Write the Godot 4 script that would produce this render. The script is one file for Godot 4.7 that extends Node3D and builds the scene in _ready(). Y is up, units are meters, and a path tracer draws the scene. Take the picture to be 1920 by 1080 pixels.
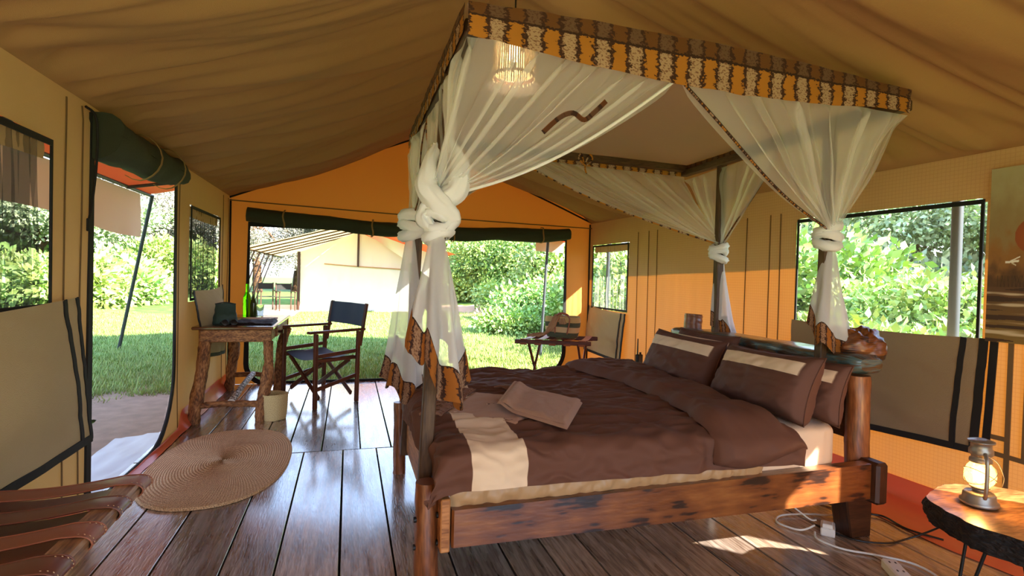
extends Node3D
# A safari tent: canvas room with a netted four-poster bed, open to grass and bushes. Units are metres, y up.

var M := {}
var taken := {}
var rng := RandomNumberGenerator.new()
var fn := FastNoiseLite.new()


class Mb:
	# collects geometry for one mesh; faces are given counter-clockwise seen from outside
	var v := PackedVector3Array()
	var t := PackedVector2Array()
	var ix := PackedInt32Array()
	var seams := []
	static var shift := 0.0

	func vert(p: Vector3, uv := Vector2.ZERO) -> int:
		v.append(p)
		t.append(uv)
		return v.size() - 1

	func tri(a: int, b: int, c: int) -> void:
		ix.append(a)
		ix.append(c)
		ix.append(b)

	func face(a: Vector3, b: Vector3, c: Vector3, d: Vector3, ua := Vector2.ZERO, ub := Vector2.RIGHT, uc := Vector2.ONE, ud := Vector2.DOWN) -> void:
		var i := vert(a, ua)
		vert(b, ub)
		vert(c, uc)
		vert(d, ud)
		tri(i, i + 1, i + 2)
		tri(i, i + 2, i + 3)

	func tri3(a: Vector3, b: Vector3, c: Vector3) -> void:
		var i := vert(a, Vector2(a.x, a.z))
		vert(b, Vector2(b.x, b.z))
		vert(c, Vector2(c.x, c.z))
		tri(i, i + 1, i + 2)

	# chamfered box; u of the texture runs along its longest side, in metres
	func box(c: Vector3, s: Vector3, bev := 0.004, bs := Basis()) -> void:
		var h := s / 2.0
		var e: float = min(bev, min(h.x, min(h.y, h.z)) * 0.6)
		shift = fmod(shift + 0.377, 7.0)
		var off := Vector2(shift, shift * 0.61)
		var long := 0 if s.x >= s.y and s.x >= s.z else (1 if s.y >= s.z else 2)
		var P := func(k: Vector3, ax: int) -> Vector3:  # corner k (signs), the point that belongs to the face across ax
			var q := Vector3(k.x * (h.x - e), k.y * (h.y - e), k.z * (h.z - e))
			q[ax] = k[ax] * h[ax]
			return q
		for ax in 3:
			var b1 := (ax + 1) % 3
			var b2 := (ax + 2) % 3
			for sg in [-1.0, 1.0]:
				var q := []
				for w in [[-1, -1], [1, -1], [1, 1], [-1, 1]]:
					var k := Vector3()
					k[ax] = sg
					k[b1] = w[0]
					k[b2] = w[1]
					q.append(P.call(k, ax))
				if sg < 0:
					q.reverse()
				var uvs := []
				for p in q:
					var across := b1 if long != b1 and long != ax else b2
					var u: float = p[long] if long != ax else p[b1]
					if long == ax:
						across = b2
					uvs.append(off + Vector2(u, p[across] + sg * 0.13))
				face(c + bs * q[0], c + bs * q[1], c + bs * q[2], c + bs * q[3], uvs[0], uvs[1], uvs[2], uvs[3])
			# edges that run along ax
			for s1 in [-1.0, 1.0]:
				for s2 in [-1.0, 1.0]:
					var k0 := Vector3()
					k0[b1] = s1
					k0[b2] = s2
					k0[ax] = -1
					var k1 := k0
					k1[ax] = 1
					var a: Vector3 = P.call(k0, b1)
					var b: Vector3 = P.call(k1, b1)
					var cc: Vector3 = P.call(k1, b2)
					var d: Vector3 = P.call(k0, b2)
					var uu := [off + Vector2(a[long], 0), off + Vector2(b[long], 0), off + Vector2(cc[long], e), off + Vector2(d[long], e)]
					if s1 * s2 > 0:
						face(c + bs * d, c + bs * cc, c + bs * b, c + bs * a, uu[3], uu[2], uu[1], uu[0])
					else:
						face(c + bs * a, c + bs * b, c + bs * cc, c + bs * d, uu[0], uu[1], uu[2], uu[3])
		for sx in [-1.0, 1.0]:
			for sy in [-1.0, 1.0]:
				for sz in [-1.0, 1.0]:
					var k := Vector3(sx, sy, sz)
					var a: Vector3 = c + bs * P.call(k, 0)
					var b: Vector3 = c + bs * P.call(k, 1)
					var d: Vector3 = c + bs * P.call(k, 2)
					if sx * sy * sz > 0:
						tri3(a, b, d)
					else:
						tri3(a, d, b)

	# a sheet of points f(u, v), u and v from 0 to 1; su, sv: size in metres for the texture
	func grid(nu: int, nv: int, f: Callable, su := 1.0, sv := 1.0, wrap := false, keep = null) -> void:
		var i0 := v.size()
		for j in nv + 1:
			for i in nu + 1:
				var a := float(i) / nu
				var b := float(j) / nv
				vert(f.call(a, b), Vector2(a * su, b * sv))
			if wrap:
				seams.append([i0 + j * (nu + 1), i0 + j * (nu + 1) + nu])
		for j in nv:
			for i in nu:
				if keep != null and not keep.call((i + 0.5) / nu, (j + 0.5) / nv):
					continue
				var a := i0 + j * (nu + 1) + i
				tri(a, a + 1, a + nu + 2)
				tri(a, a + nu + 2, a + nu + 1)

	# a tube along points; r is a number or an array of radii; wob(along, round) adds to the radius
	func tube(pts: Array, r, sides := 8, caps := true, wob = null, flat := 1.0, up0 := Vector3.ZERO) -> void:
		var i0 := v.size()
		var n := pts.size()
		shift = fmod(shift + 0.377, 7.0)
		var up := Vector3.UP
		var len := 0.0
		var first: Vector3 = (pts[1] - pts[0]).normalized()
		up = Vector3.UP if absf(first.y) < 0.9 else Vector3.RIGHT
		if up0 != Vector3.ZERO:
			up = up0
		for j in n:
			var d: Vector3 = (pts[min(j + 1, n - 1)] - pts[max(j - 1, 0)]).normalized()
			if d == Vector3.ZERO:
				d = first
			var sd := d.cross(up).normalized()
			up = sd.cross(d).normalized()
			var rr: float = r[j] if r is Array else r
			if j > 0:
				len += (pts[j] - pts[j - 1]).length()
			for i in sides + 1:
				var w := TAU * i / sides
				var q := rr
				if wob != null:
					q += wob.call(float(j) / (n - 1), w)
				vert(pts[j] + sd * cos(w) * q + up * sin(w) * q * flat, Vector2(len + shift, w * rr + shift))
			seams.append([i0 + j * (sides + 1), i0 + j * (sides + 1) + sides])
		for j in n - 1:
			for i in sides:
				var a := i0 + j * (sides + 1) + i
				var b := a + sides + 1
				tri(a, a + 1, b + 1)
				tri(a, b + 1, b)
		if caps:
			for e in 2:
				var base := i0 + (n - 1) * (sides + 1) * e
				var c := vert(pts[(n - 1) * e], Vector2(shift, shift))
				var ring := []
				for i in sides:
					ring.append(vert(v[base + i], Vector2(shift + v[base + i].x, shift + v[base + i].z)))
				for i in sides:
					if e == 1:
						tri(c, ring[i], ring[(i + 1) % sides])
					else:
						tri(c, ring[(i + 1) % sides], ring[i])

	# turned shape round the y axis at `at`; profile of Vector2(radius, height) from bottom to top on the outside
	func lathe(prof: Array, segs := 24, at := Vector3.ZERO, bs := Basis()) -> void:
		var i0 := v.size()
		var n := prof.size()
		var len := 0.0
		for j in n:
			if j > 0:
				len += prof[j].distance_to(prof[j - 1])
			for i in segs + 1:
				var w := TAU * i / segs
				vert(at + bs * Vector3(cos(w) * prof[j].x, prof[j].y, -sin(w) * prof[j].x), Vector2(w * 0.1, len))
			seams.append([i0 + j * (segs + 1), i0 + j * (segs + 1) + segs])
		for j in n - 1:
			for i in segs:
				var a := i0 + j * (segs + 1) + i
				tri(a, a + 1, a + segs + 2)
				tri(a, a + segs + 2, a + segs + 1)

	# a flat ribbon of a thickness along points, lying on a surface with the given normal
	func ribbon(pts: Array, nrm: Vector3, w: float, th := 0.004, closed := false) -> void:
		var n := pts.size()
		var L := []
		for j in n:
			var a: Vector3 = pts[(j - 1 + n) % n] if closed or j > 0 else pts[j]
			var b: Vector3 = pts[(j + 1) % n] if closed or j < n - 1 else pts[j]
			var sd: Vector3 = (b - a).normalized().cross(nrm).normalized()
			L.append([pts[j] - sd * w / 2, pts[j] + sd * w / 2])
		var len := 0.0
		for j in (n if closed else n - 1):
			var k := (j + 1) % n
			var o := nrm * th
			var d: float = pts[j].distance_to(pts[k])
			var u0 := Vector2(len, 0)
			var u1 := Vector2(len + d, 0)
			var dv := Vector2(0, w)
			face(L[j][0] + o, L[j][1] + o, L[k][1] + o, L[k][0] + o, u0, u0 + dv, u1 + dv, u1)
			face(L[j][0] - o, L[k][0] - o, L[k][1] - o, L[j][1] - o, u0, u1, u1 + dv, u0 + dv)
			face(L[j][1] + o, L[j][1] - o, L[k][1] - o, L[k][1] + o)
			face(L[j][0] - o, L[j][0] + o, L[k][0] + o, L[k][0] - o)
			len += d

	# an outline (in x, y, counter-clockwise) pushed along z from 0 to h with a chamfer, then placed by xf
	func prism(poly: Array, h: float, xf := Transform3D(), bev := 0.0) -> void:
		var n := poly.size()
		var flat := PackedVector2Array(poly)
		var ids := Geometry2D.triangulate_polygon(flat)
		var mid := Vector2.ZERO
		for p in poly:
			mid += p / n
		var rings := []
		for r in ([[0.0, bev], [bev, 0.0], [h - bev, 0.0], [h, bev]] if bev > 0 else [[0.0, 0.0], [h, 0.0]]):
			var ring := []
			for p in poly:
				var q: Vector2 = p + (mid - p).normalized() * r[1]
				ring.append(xf * Vector3(q.x, q.y, r[0]))
			rings.append(ring)
		for k in rings.size() - 1:
			var run := 0.0
			for i in n:
				var j := (i + 1) % n
				var d: float = poly[i].distance_to(poly[j])
				face(rings[k][i], rings[k][j], rings[k + 1][j], rings[k + 1][i], Vector2(run, k), Vector2(run + d, k), Vector2(run + d, k + h), Vector2(run, k + h))
				run += d
		for e in 2:
			var i0 := v.size()
			for i in n:
				vert(rings[(rings.size() - 1) * e][i], poly[i])
			for k in range(0, ids.size(), 3):
				var a := ids[k]
				var b := ids[k + 1]
				var c := ids[k + 2]
				var ccw: bool = (flat[b] - flat[a]).cross(flat[c] - flat[a]) > 0
				if ccw == (e == 1):
					tri(i0 + a, i0 + b, i0 + c)
				else:
					tri(i0 + a, i0 + c, i0 + b)

	func mesh(m: Material) -> ArrayMesh:
		var n := PackedVector3Array()
		n.resize(v.size())
		for k in range(0, ix.size(), 3):
			var a := ix[k]
			var b := ix[k + 1]
			var c := ix[k + 2]
			var f := (v[c] - v[a]).cross(v[b] - v[a])
			n[a] += f
			n[b] += f
			n[c] += f
		for s in seams:
			var sum: Vector3 = n[s[0]] + n[s[1]]
			n[s[0]] = sum
			n[s[1]] = sum
		for i in n.size():
			n[i] = n[i].normalized() if n[i].length_squared() > 1e-24 else Vector3.UP
		var arr := []
		arr.resize(Mesh.ARRAY_MAX)
		arr[Mesh.ARRAY_VERTEX] = v
		arr[Mesh.ARRAY_NORMAL] = n
		arr[Mesh.ARRAY_TEX_UV] = t
		arr[Mesh.ARRAY_INDEX] = ix
		var am := ArrayMesh.new()
		am.add_surface_from_arrays(Mesh.PRIMITIVE_TRIANGLES, arr)
		am.surface_set_material(0, m)
		return am


# ---------------------------------------------------------------- naming and tagging
func numbered(called: String) -> String:
	var k: int = taken.get(called, 0)
	taken[called] = k + 1
	return called if k == 0 else "%s_%03d" % [called, k]


func tag(o: Node3D, label: String, category: String, group := "") -> Node3D:
	o.set_meta("label", label)
	o.set_meta("category", category)
	if group:
		o.set_meta("group", group)
	return o


func thing(called: String, label: String, category: String, at := Vector3.ZERO, turn := 0.0, group := "") -> Node3D:
	var o := Node3D.new()
	o.name = numbered(called)
	add_child(o, true)
	o.position = at
	o.rotation.y = turn
	return tag(o, label, category, group)


func obj(called: String, b: Mb, m: Material, parent: Node3D = null, label := "") -> MeshInstance3D:
	return put(called, b.mesh(m), parent, label)


func put(called: String, me: Mesh, parent: Node3D = null, label := "") -> MeshInstance3D:
	var o := MeshInstance3D.new()
	o.mesh = me
	if parent == null or parent == self:
		o.name = numbered(called)
		add_child(o, true)
	else:
		var k := 0
		var nm := called
		while parent.has_node(nm):
			k += 1
			nm = "%s_%03d" % [called, k]
		o.name = nm
		parent.add_child(o, true)
	if label:
		o.set_meta("label", label)
	return o


func struct(called: String, b: Mb, m: Material, parent: Node3D = null) -> MeshInstance3D:
	var o := obj(called, b, m, parent)
	if parent == null:
		o.set_meta("kind", "structure")
	return o


func dup(o: Node3D, label: String) -> Node3D:
	var c: Node3D = o.duplicate()
	var base := String(o.name)
	c.name = numbered(base)
	add_child(c, true)
	c.set_meta("label", label)
	return c


# ---------------------------------------------------------------- textures and materials
func nz(w: int, h: int, sd: int, fq: float, oct := 3, sw := 0, sh := 0) -> PackedByteArray:
	var n := FastNoiseLite.new()
	n.seed = sd
	n.frequency = fq
	n.fractal_octaves = oct
	var im := n.get_seamless_image(w, h)
	if sw:
		im.resize(sw, sh, Image.INTERPOLATE_CUBIC)
	return im.get_data()


func ramp(w: int, h: int, layers: Array, stops: Array, contrast := 1.0) -> ImageTexture:
	var lut := []
	for k in 256:
		var x := k / 255.0
		var c: Color = stops[0][1]
		for i in stops.size() - 1:
			if x >= stops[i][0]:
				c = stops[i][1].lerp(stops[i + 1][1], clampf((x - stops[i][0]) / (stops[i + 1][0] - stops[i][0]), 0, 1))
		lut.append(c)
	var out := PackedByteArray()
	out.resize(w * h * 3)
	for k in w * h:
		var x := 0.0
		for l in layers:
			x += l[0][k] * l[1]
		var c: Color = lut[clampi(int((x - 127.5) * contrast + 127.5), 0, 255)]
		out[k * 3] = c.r8
		out[k * 3 + 1] = c.g8
		out[k * 3 + 2] = c.b8
	return ImageTexture.create_from_image(Image.create_from_data(w, h, false, Image.FORMAT_RGB8, out))


func grey(w: int, h: int, layers: Array, contrast := 1.0) -> ImageTexture:
	return ramp(w, h, layers, [[0.0, Color.BLACK], [1.0, Color.WHITE]], contrast)


func mt(called: String, col: Color, rough: float, opt := {}) -> StandardMaterial3D:
	var m := StandardMaterial3D.new()
	m.resource_name = called
	m.albedo_color = col
	m.roughness = rough
	for k in opt:
		m.set(k, opt[k])
	if opt.has("normal_texture"):
		m.normal_enabled = true
	if opt.has("heightmap_texture"):
		m.heightmap_enabled = true
	if opt.has("backlight"):
		m.backlight_enabled = true
		m.cull_mode = BaseMaterial3D.CULL_DISABLED
	if opt.has("clearcoat"):
		m.clearcoat_enabled = true
	if opt.has("rim"):
		m.rim_enabled = true
	M[called] = m
	return m


func c8(r: int, g: int, b: int, a := 255) -> Color:
	return Color8(r, g, b, a)


func N(x: float, y: float, z := 0.0, sd := 0) -> float:
	fn.seed = sd
	return fn.get_noise_3d(x, y, z)


func smooth(pts: Array, per := 6) -> Array:  # Catmull-Rom through the points
	var out := []
	var n := pts.size()
	for i in n - 1:
		for k in per:
			out.append(pts[i].cubic_interpolate(pts[i + 1], pts[max(i - 1, 0)], pts[min(i + 2, n - 1)], float(k) / per))
	out.append(pts[n - 1])
	return out


func beam(b: Mb, p0: Vector3, p1: Vector3, w: float, d: float, bev := 0.004, side := Vector3.RIGHT) -> void:  # a bar from p0 to p1; w across `side`, d the other way
	var y := (p1 - p0).normalized()
	var x := (side - y * side.dot(y)).normalized()
	b.box((p0 + p1) / 2, Vector3(w, (p1 - p0).length(), d), bev, Basis(x, y, x.cross(y)))


func branch(b: Mb, pts: Array, rads: Array, sd: int, rough := 0.12, sides := 14) -> void:  # a knotty stick
	var p := smooth(pts, 8)
	var r := []
	for i in p.size():
		var x := float(i) / (p.size() - 1) * (rads.size() - 1)
		var k := int(min(x, rads.size() - 2))
		r.append(lerpf(rads[k], rads[k + 1], x - k))
	var mean: float = rads[0]
	b.tube(p, r, sides, true, func(a, w): return mean * rough * (1.6 * N(a * 4.0, cos(w) * 0.8, sin(w) * 0.8, sd) + 0.8 * N(a * 14.0, cos(w) * 2, sin(w) * 2, sd + 1)))


func quad_pt(q: Array, a: float, b: float) -> Vector3:
	return q[0].lerp(q[1], a).lerp(q[3].lerp(q[2], a), b)


# a soft sheet with thickness lying over four corners (counter-clockwise from above)
func cloth_slab(b: Mb, q: Array, th: float, sd: int, amp := 0.006, n := 30, lift = null) -> void:
	var top := func(a, c):
		var p := quad_pt(q, a, c)
		var e: float = min(min(a, 1 - a), min(c, 1 - c))
		p.y += th * sqrt(clampf(e / 0.06, 0.0, 1.0)) + amp * (N(a * 3, c * 3, 0, sd) + 0.5 * N(a * 9, c * 9, 4, sd)) * clampf(e / 0.05, 0, 1)
		if lift != null:
			p.y += lift.call(a, c)
		return p
	var bot := func(a, c):
		var p := quad_pt(q, a, 1.0 - c)
		if lift != null:
			p.y += lift.call(a, 1.0 - c)
		return p
	var d1: float = q[0].distance_to(q[1])
	var d2: float = q[1].distance_to(q[2])
	b.grid(n, n, top, d1, d2)
	b.grid(8, 8, bot, d1, d2)


func textures() -> void:
	fn.frequency = 1.0
	fn.fractal_octaves = 2
	# wood with its grain along u: 1 m by 0.25 m
	var fine := nz(128, 256, 3, 0.09, 3, 512, 256)
	var broad := nz(64, 128, 5, 0.03, 3, 512, 256)
	var knot := nz(128, 256, 8, 0.02, 3, 512, 256)
	var streak := nz(32, 256, 9, 0.06, 4, 512, 256)
	M.wood_tex = ramp(512, 256, [[fine, 0.45], [broad, 0.35], [knot, 0.2]], [[0.0, c8(112, 84, 62)], [0.35, c8(168, 132, 102)], [0.6, c8(204, 168, 134)], [1.0, c8(236, 208, 176)]], 1.4)
	M.plank_tex = ramp(512, 256, [[fine, 0.25], [streak, 0.4], [knot, 0.35]], [[0.0, c8(98, 82, 72)], [0.35, c8(156, 136, 118)], [0.65, c8(196, 174, 154)], [1.0, c8(228, 210, 192)]], 1.35)
	M.wood_rough = grey(512, 256, [[broad, 0.5], [knot, 0.5]], 0.6)
	M.wood_h = grey(512, 256, [[fine, 0.6], [broad, 0.4]], 1.3)
	var patch := nz(128, 64, 18, 0.03, 2, 512, 256)
	M.burl_tex = ramp(512, 256, [[fine, 0.2], [streak, 0.25], [patch, 0.55]], [[0.0, c8(40, 24, 16)], [0.22, c8(62, 36, 20)], [0.34, c8(150, 98, 54)], [0.7, c8(186, 132, 78)], [1.0, c8(214, 164, 106)]], 1.5)
	M.bark_tex = ramp(512, 256, [[fine, 0.6], [knot, 0.4]], [[0.0, c8(92, 66, 46)], [0.35, c8(146, 112, 82)], [0.6, c8(186, 150, 114)], [1.0, c8(222, 192, 154)]], 1.5)
	var cloth := nz(256, 256, 11, 0.02, 4)
	var weave := nz(256, 256, 12, 0.35, 2)
	M.cloth_h = grey(256, 256, [[cloth, 0.4], [weave, 0.6]], 1.2)
	M.dirt_tex = ramp(256, 256, [[cloth, 0.7], [weave, 0.3]], [[0.0, c8(205, 205, 205)], [1.0, c8(255, 255, 255)]], 1.2)
	var gi := Image.create_empty(256, 256, false, Image.FORMAT_RGB8)
	gi.fill(Color.WHITE)
	for k in 16:
		gi.fill_rect(Rect2i(k * 16, 0, 2, 256), c8(242, 238, 234))
		gi.fill_rect(Rect2i(0, k * 16, 256, 2), c8(242, 238, 234))
	M.grid_tex = ImageTexture.create_from_image(gi)
	M.grass_tex = ramp(256, 256, [[cloth, 0.5], [weave, 0.5]], [[0.0, c8(62, 92, 24)], [0.5, c8(104, 140, 44)], [1.0, c8(150, 176, 76)]], 1.6)


func materials() -> void:
	var Z := {"uv1_scale": Vector3(1.0, 4.0, 1)}
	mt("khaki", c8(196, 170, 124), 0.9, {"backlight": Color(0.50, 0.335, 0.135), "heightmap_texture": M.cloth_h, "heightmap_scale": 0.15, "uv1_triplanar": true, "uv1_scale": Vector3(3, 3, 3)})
	mt("khaki_grid", c8(196, 170, 124), 0.9, {"backlight": Color(0.50, 0.335, 0.135), "albedo_texture": M.grid_tex, "heightmap_texture": M.cloth_h, "heightmap_scale": 0.15, "uv1_triplanar": true, "uv1_scale": Vector3(3, 3, 3)})
	mt("orange_canvas", c8(206, 148, 80), 0.9, {"backlight": Color(0.74, 0.42, 0.13), "heightmap_texture": M.cloth_h, "heightmap_scale": 0.15, "uv1_triplanar": true, "uv1_scale": Vector3(3, 3, 3)})
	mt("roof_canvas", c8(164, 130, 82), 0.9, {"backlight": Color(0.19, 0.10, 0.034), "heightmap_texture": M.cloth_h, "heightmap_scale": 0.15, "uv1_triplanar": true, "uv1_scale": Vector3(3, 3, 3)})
	mt("fly_canvas", c8(214, 96, 50), 0.8, {"backlight": Color(0.36, 0.10, 0.03)})
	mt("pink_canvas", c8(196, 160, 128), 0.85, {"backlight": Color(0.5, 0.36, 0.24)})
	mt("green_canvas", c8(52, 58, 40), 0.85, {"heightmap_texture": M.cloth_h, "heightmap_scale": 0.3, "uv1_triplanar": true, "uv1_scale": Vector3(3, 3, 3)})
	mt("black_tape", c8(22, 21, 20), 0.8)
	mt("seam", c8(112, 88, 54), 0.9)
	mt("flap", c8(186, 166, 124), 0.9, {"backlight": Color(0.25, 0.2, 0.12), "heightmap_texture": M.cloth_h, "heightmap_scale": 0.3, "uv1_triplanar": true, "uv1_scale": Vector3(2, 2, 2)})
	mt("cord_tan", c8(150, 118, 70), 0.9)
	mt("pvc", c8(232, 112, 76), 0.3, {"backlight": Color(0.5, 0.16, 0.08)})
	mt("mesh_screen", c8(120, 125, 128, 46), 0.9, {"transparency": 1, "cull_mode": 2})
	mt("curtain", c8(22, 28, 24, 96), 0.9, {"transparency": 1, "cull_mode": 2})
	mt("gauze", c8(190, 200, 190, 34), 0.9, {"transparency": 1, "cull_mode": 2})
	for k in 4:
		var tint: Color = [c8(228, 220, 212), c8(204, 202, 202), c8(248, 238, 228), c8(180, 182, 190)][k]
		mt("plank_%d" % k, tint, 0.55, {"albedo_texture": M.plank_tex, "roughness_texture": M.wood_rough, "heightmap_texture": M.wood_h, "heightmap_scale": 0.12, "clearcoat": 1.0, "clearcoat_roughness": 0.13} .merged(Z))
	mt("under_floor", c8(40, 28, 20), 0.9)
	mt("steel_grey", c8(62, 68, 74), 0.55, {"metallic": 0.4})
	mt("grass_ground", c8(200, 208, 186), 1.0, {"albedo_texture": M.grass_tex, "uv1_triplanar": true, "uv1_world_triplanar": true, "uv1_scale": Vector3(0.35, 0.35, 0.35)})
	mt("dirt_ground", c8(168, 140, 116), 1.0, {"albedo_texture": M.dirt_tex, "uv1_triplanar": true, "uv1_scale": Vector3(1, 1, 1)})


# ---------------------------------------------------------------- the tent
const ZB := -6.3      # gable
const ZF := 1.3       # wall behind the camera
const XL := -1.2
const EYE := 1.97
const RIDGE := Vector2(0.74, 2.78)


func rx(z: float) -> float:  # the right wall stands a little askew
	return 3.09 + 0.043 * (z + 2.2)


func canvas(u: float, w: float, sd: int, amp := 0.012) -> float:  # slack folds in hanging cloth
	return amp * (N(u * 1.3, w * 0.35, 0, sd) + 0.35 * N(u * 6.0, w * 0.8, 3, sd))


func in_round_rect(p: Vector2, a: Vector2, b: Vector2, r: Array) -> bool:  # r: radii at (a.x,a.y) (b.x,a.y) (b.x,b.y) (a.x,b.y)
	if p.x < a.x or p.x > b.x or p.y < a.y or p.y > b.y:
		return false
	for k in 4:
		var c := Vector2(a.x + r[k] if k == 0 or k == 3 else b.x - r[k], a.y + r[k] if k < 2 else b.y - r[k])
		var out := Vector2((c.x - p.x) * (1 if k == 0 or k == 3 else -1), (c.y - p.y) * (1 if k < 2 else -1))
		if out.x > 0 and out.y > 0 and out.length() > r[k]:
			return false
	return true


func round_rect(a: Vector2, b: Vector2, r: Array) -> Array:
	var out := []
	for k in 4:
		var c := Vector2(a.x + r[k] if k == 0 or k == 3 else b.x - r[k], a.y + r[k] if k < 2 else b.y - r[k])
		var n := 9 if r[k] > 0.02 else 1
		for i in n:
			var w: float = PI + k * PI / 2 + (PI / 2) * (i / 8.0 if n > 1 else 0.5)
			out.append(c + Vector2(cos(w), sin(w)) * r[k] * (1.0 if n > 1 else 0.0) )
	return out


func openings_left() -> Array:  # z0, y0, z1, y1, radii
	return [
		[Vector2(-2.74, 1.02), Vector2(-1.3, 1.72), [0.01, 0.01, 0.01, 0.01]],
		[Vector2(-4.44, 0.0), Vector2(-3.09, 1.93), [0.5, 0.12, 0.01, 0.01]],
		[Vector2(-5.84, 0.95), Vector2(-4.83, 1.70), [0.01, 0.01, 0.01, 0.01]],
	]


func openings_right() -> Array:
	return [
		[Vector2(-3.13, 0.9), Vector2(-1.97, 1.66), [0.01, 0.01, 0.01, 0.01]],
		[Vector2(-6.22, 0.85), Vector2(-5.38, 1.62), [0.01, 0.01, 0.01, 0.01]],
		[Vector2(-0.95, 0.9), Vector2(-0.62, 1.5), [0.01, 0.01, 0.01, 0.01]],  # unseen opening, added so sun patches fall on floor and rail
	]


func tent() -> void:
	# the floor: boards running the length of the tent, in two lengths
	var fl := Node3D.new()
	fl.name = "floor"
	add_child(fl)
	fl.set_meta("kind", "structure")
	var sub := Mb.new()
	sub.box(Vector3(0.95, -0.085, -2.5), Vector3(4.5, 0.08, 7.9), 0.005)
	obj("floor_base", sub, M.under_floor, fl)
	var near := [-1.25, -0.94, -0.727, -0.468, -0.262, -0.014, 0.205, 0.44, 0.67, 0.86, 1.04, 1.35, 1.57, 1.8, 2.02, 2.26, 2.5, 2.74, 2.96, 3.2]
	var far := [-1.25, -1.14, -0.95, -0.752, -0.557, -0.368, -0.152, 0.1, 0.307, 0.52, 0.75, 0.97, 1.2, 1.42, 1.66, 1.9, 2.14, 2.38, 2.62, 2.86, 3.0]
	var k := 0
	for row in [[near, -3.835, 1.3], [far, -6.38, -3.85]]:
		for i in row[0].size() - 1:
			var a: float = row[0][i]
			var b: float = row[0][i + 1]
			var p := Mb.new()
			var gap := 0.007 + 0.003 * absf(sin(i * 7.3))
			p.box(Vector3((a + b) / 2, -0.02 + 0.0015 * sin(i * 5.1), (row[1] + row[2]) / 2), Vector3(b - a - gap, 0.04, row[2] - row[1]), 0.0012)
			obj("floor_board", p, M["plank_%d" % [0, 2, 1, 3, 0, 1, 2, 0, 3, 1][(i * 3 + k) % 10]], fl)
			k += 1
	left_wall()
	right_wall()
	gable()
	roof()
	# wall behind the camera: unseen doorway between canvas panels, opened wide for fill daylight
	var fr := Mb.new()
	fr.grid(60, 40, func(a, b):
		var x: float = lerp(XL, rx(ZF), a)
		var top: float = roof_y(x)
		return Vector3(x, top * b, ZF + canvas(x, b, 31)), 4, 2, false,
		func(a, b): return not (absf(lerp(XL, rx(ZF), a) - 0.9) < 1.6 and b < 0.78))
	struct("wall_front", fr, M.khaki)


func roof_y(x: float) -> float:
	if x < RIDGE.x:
		return lerpf(EYE, RIDGE.y, (x - XL) / (RIDGE.x - XL))
	return lerpf(1.9, RIDGE.y, (3.06 - x) / (3.06 - RIDGE.x))


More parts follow.
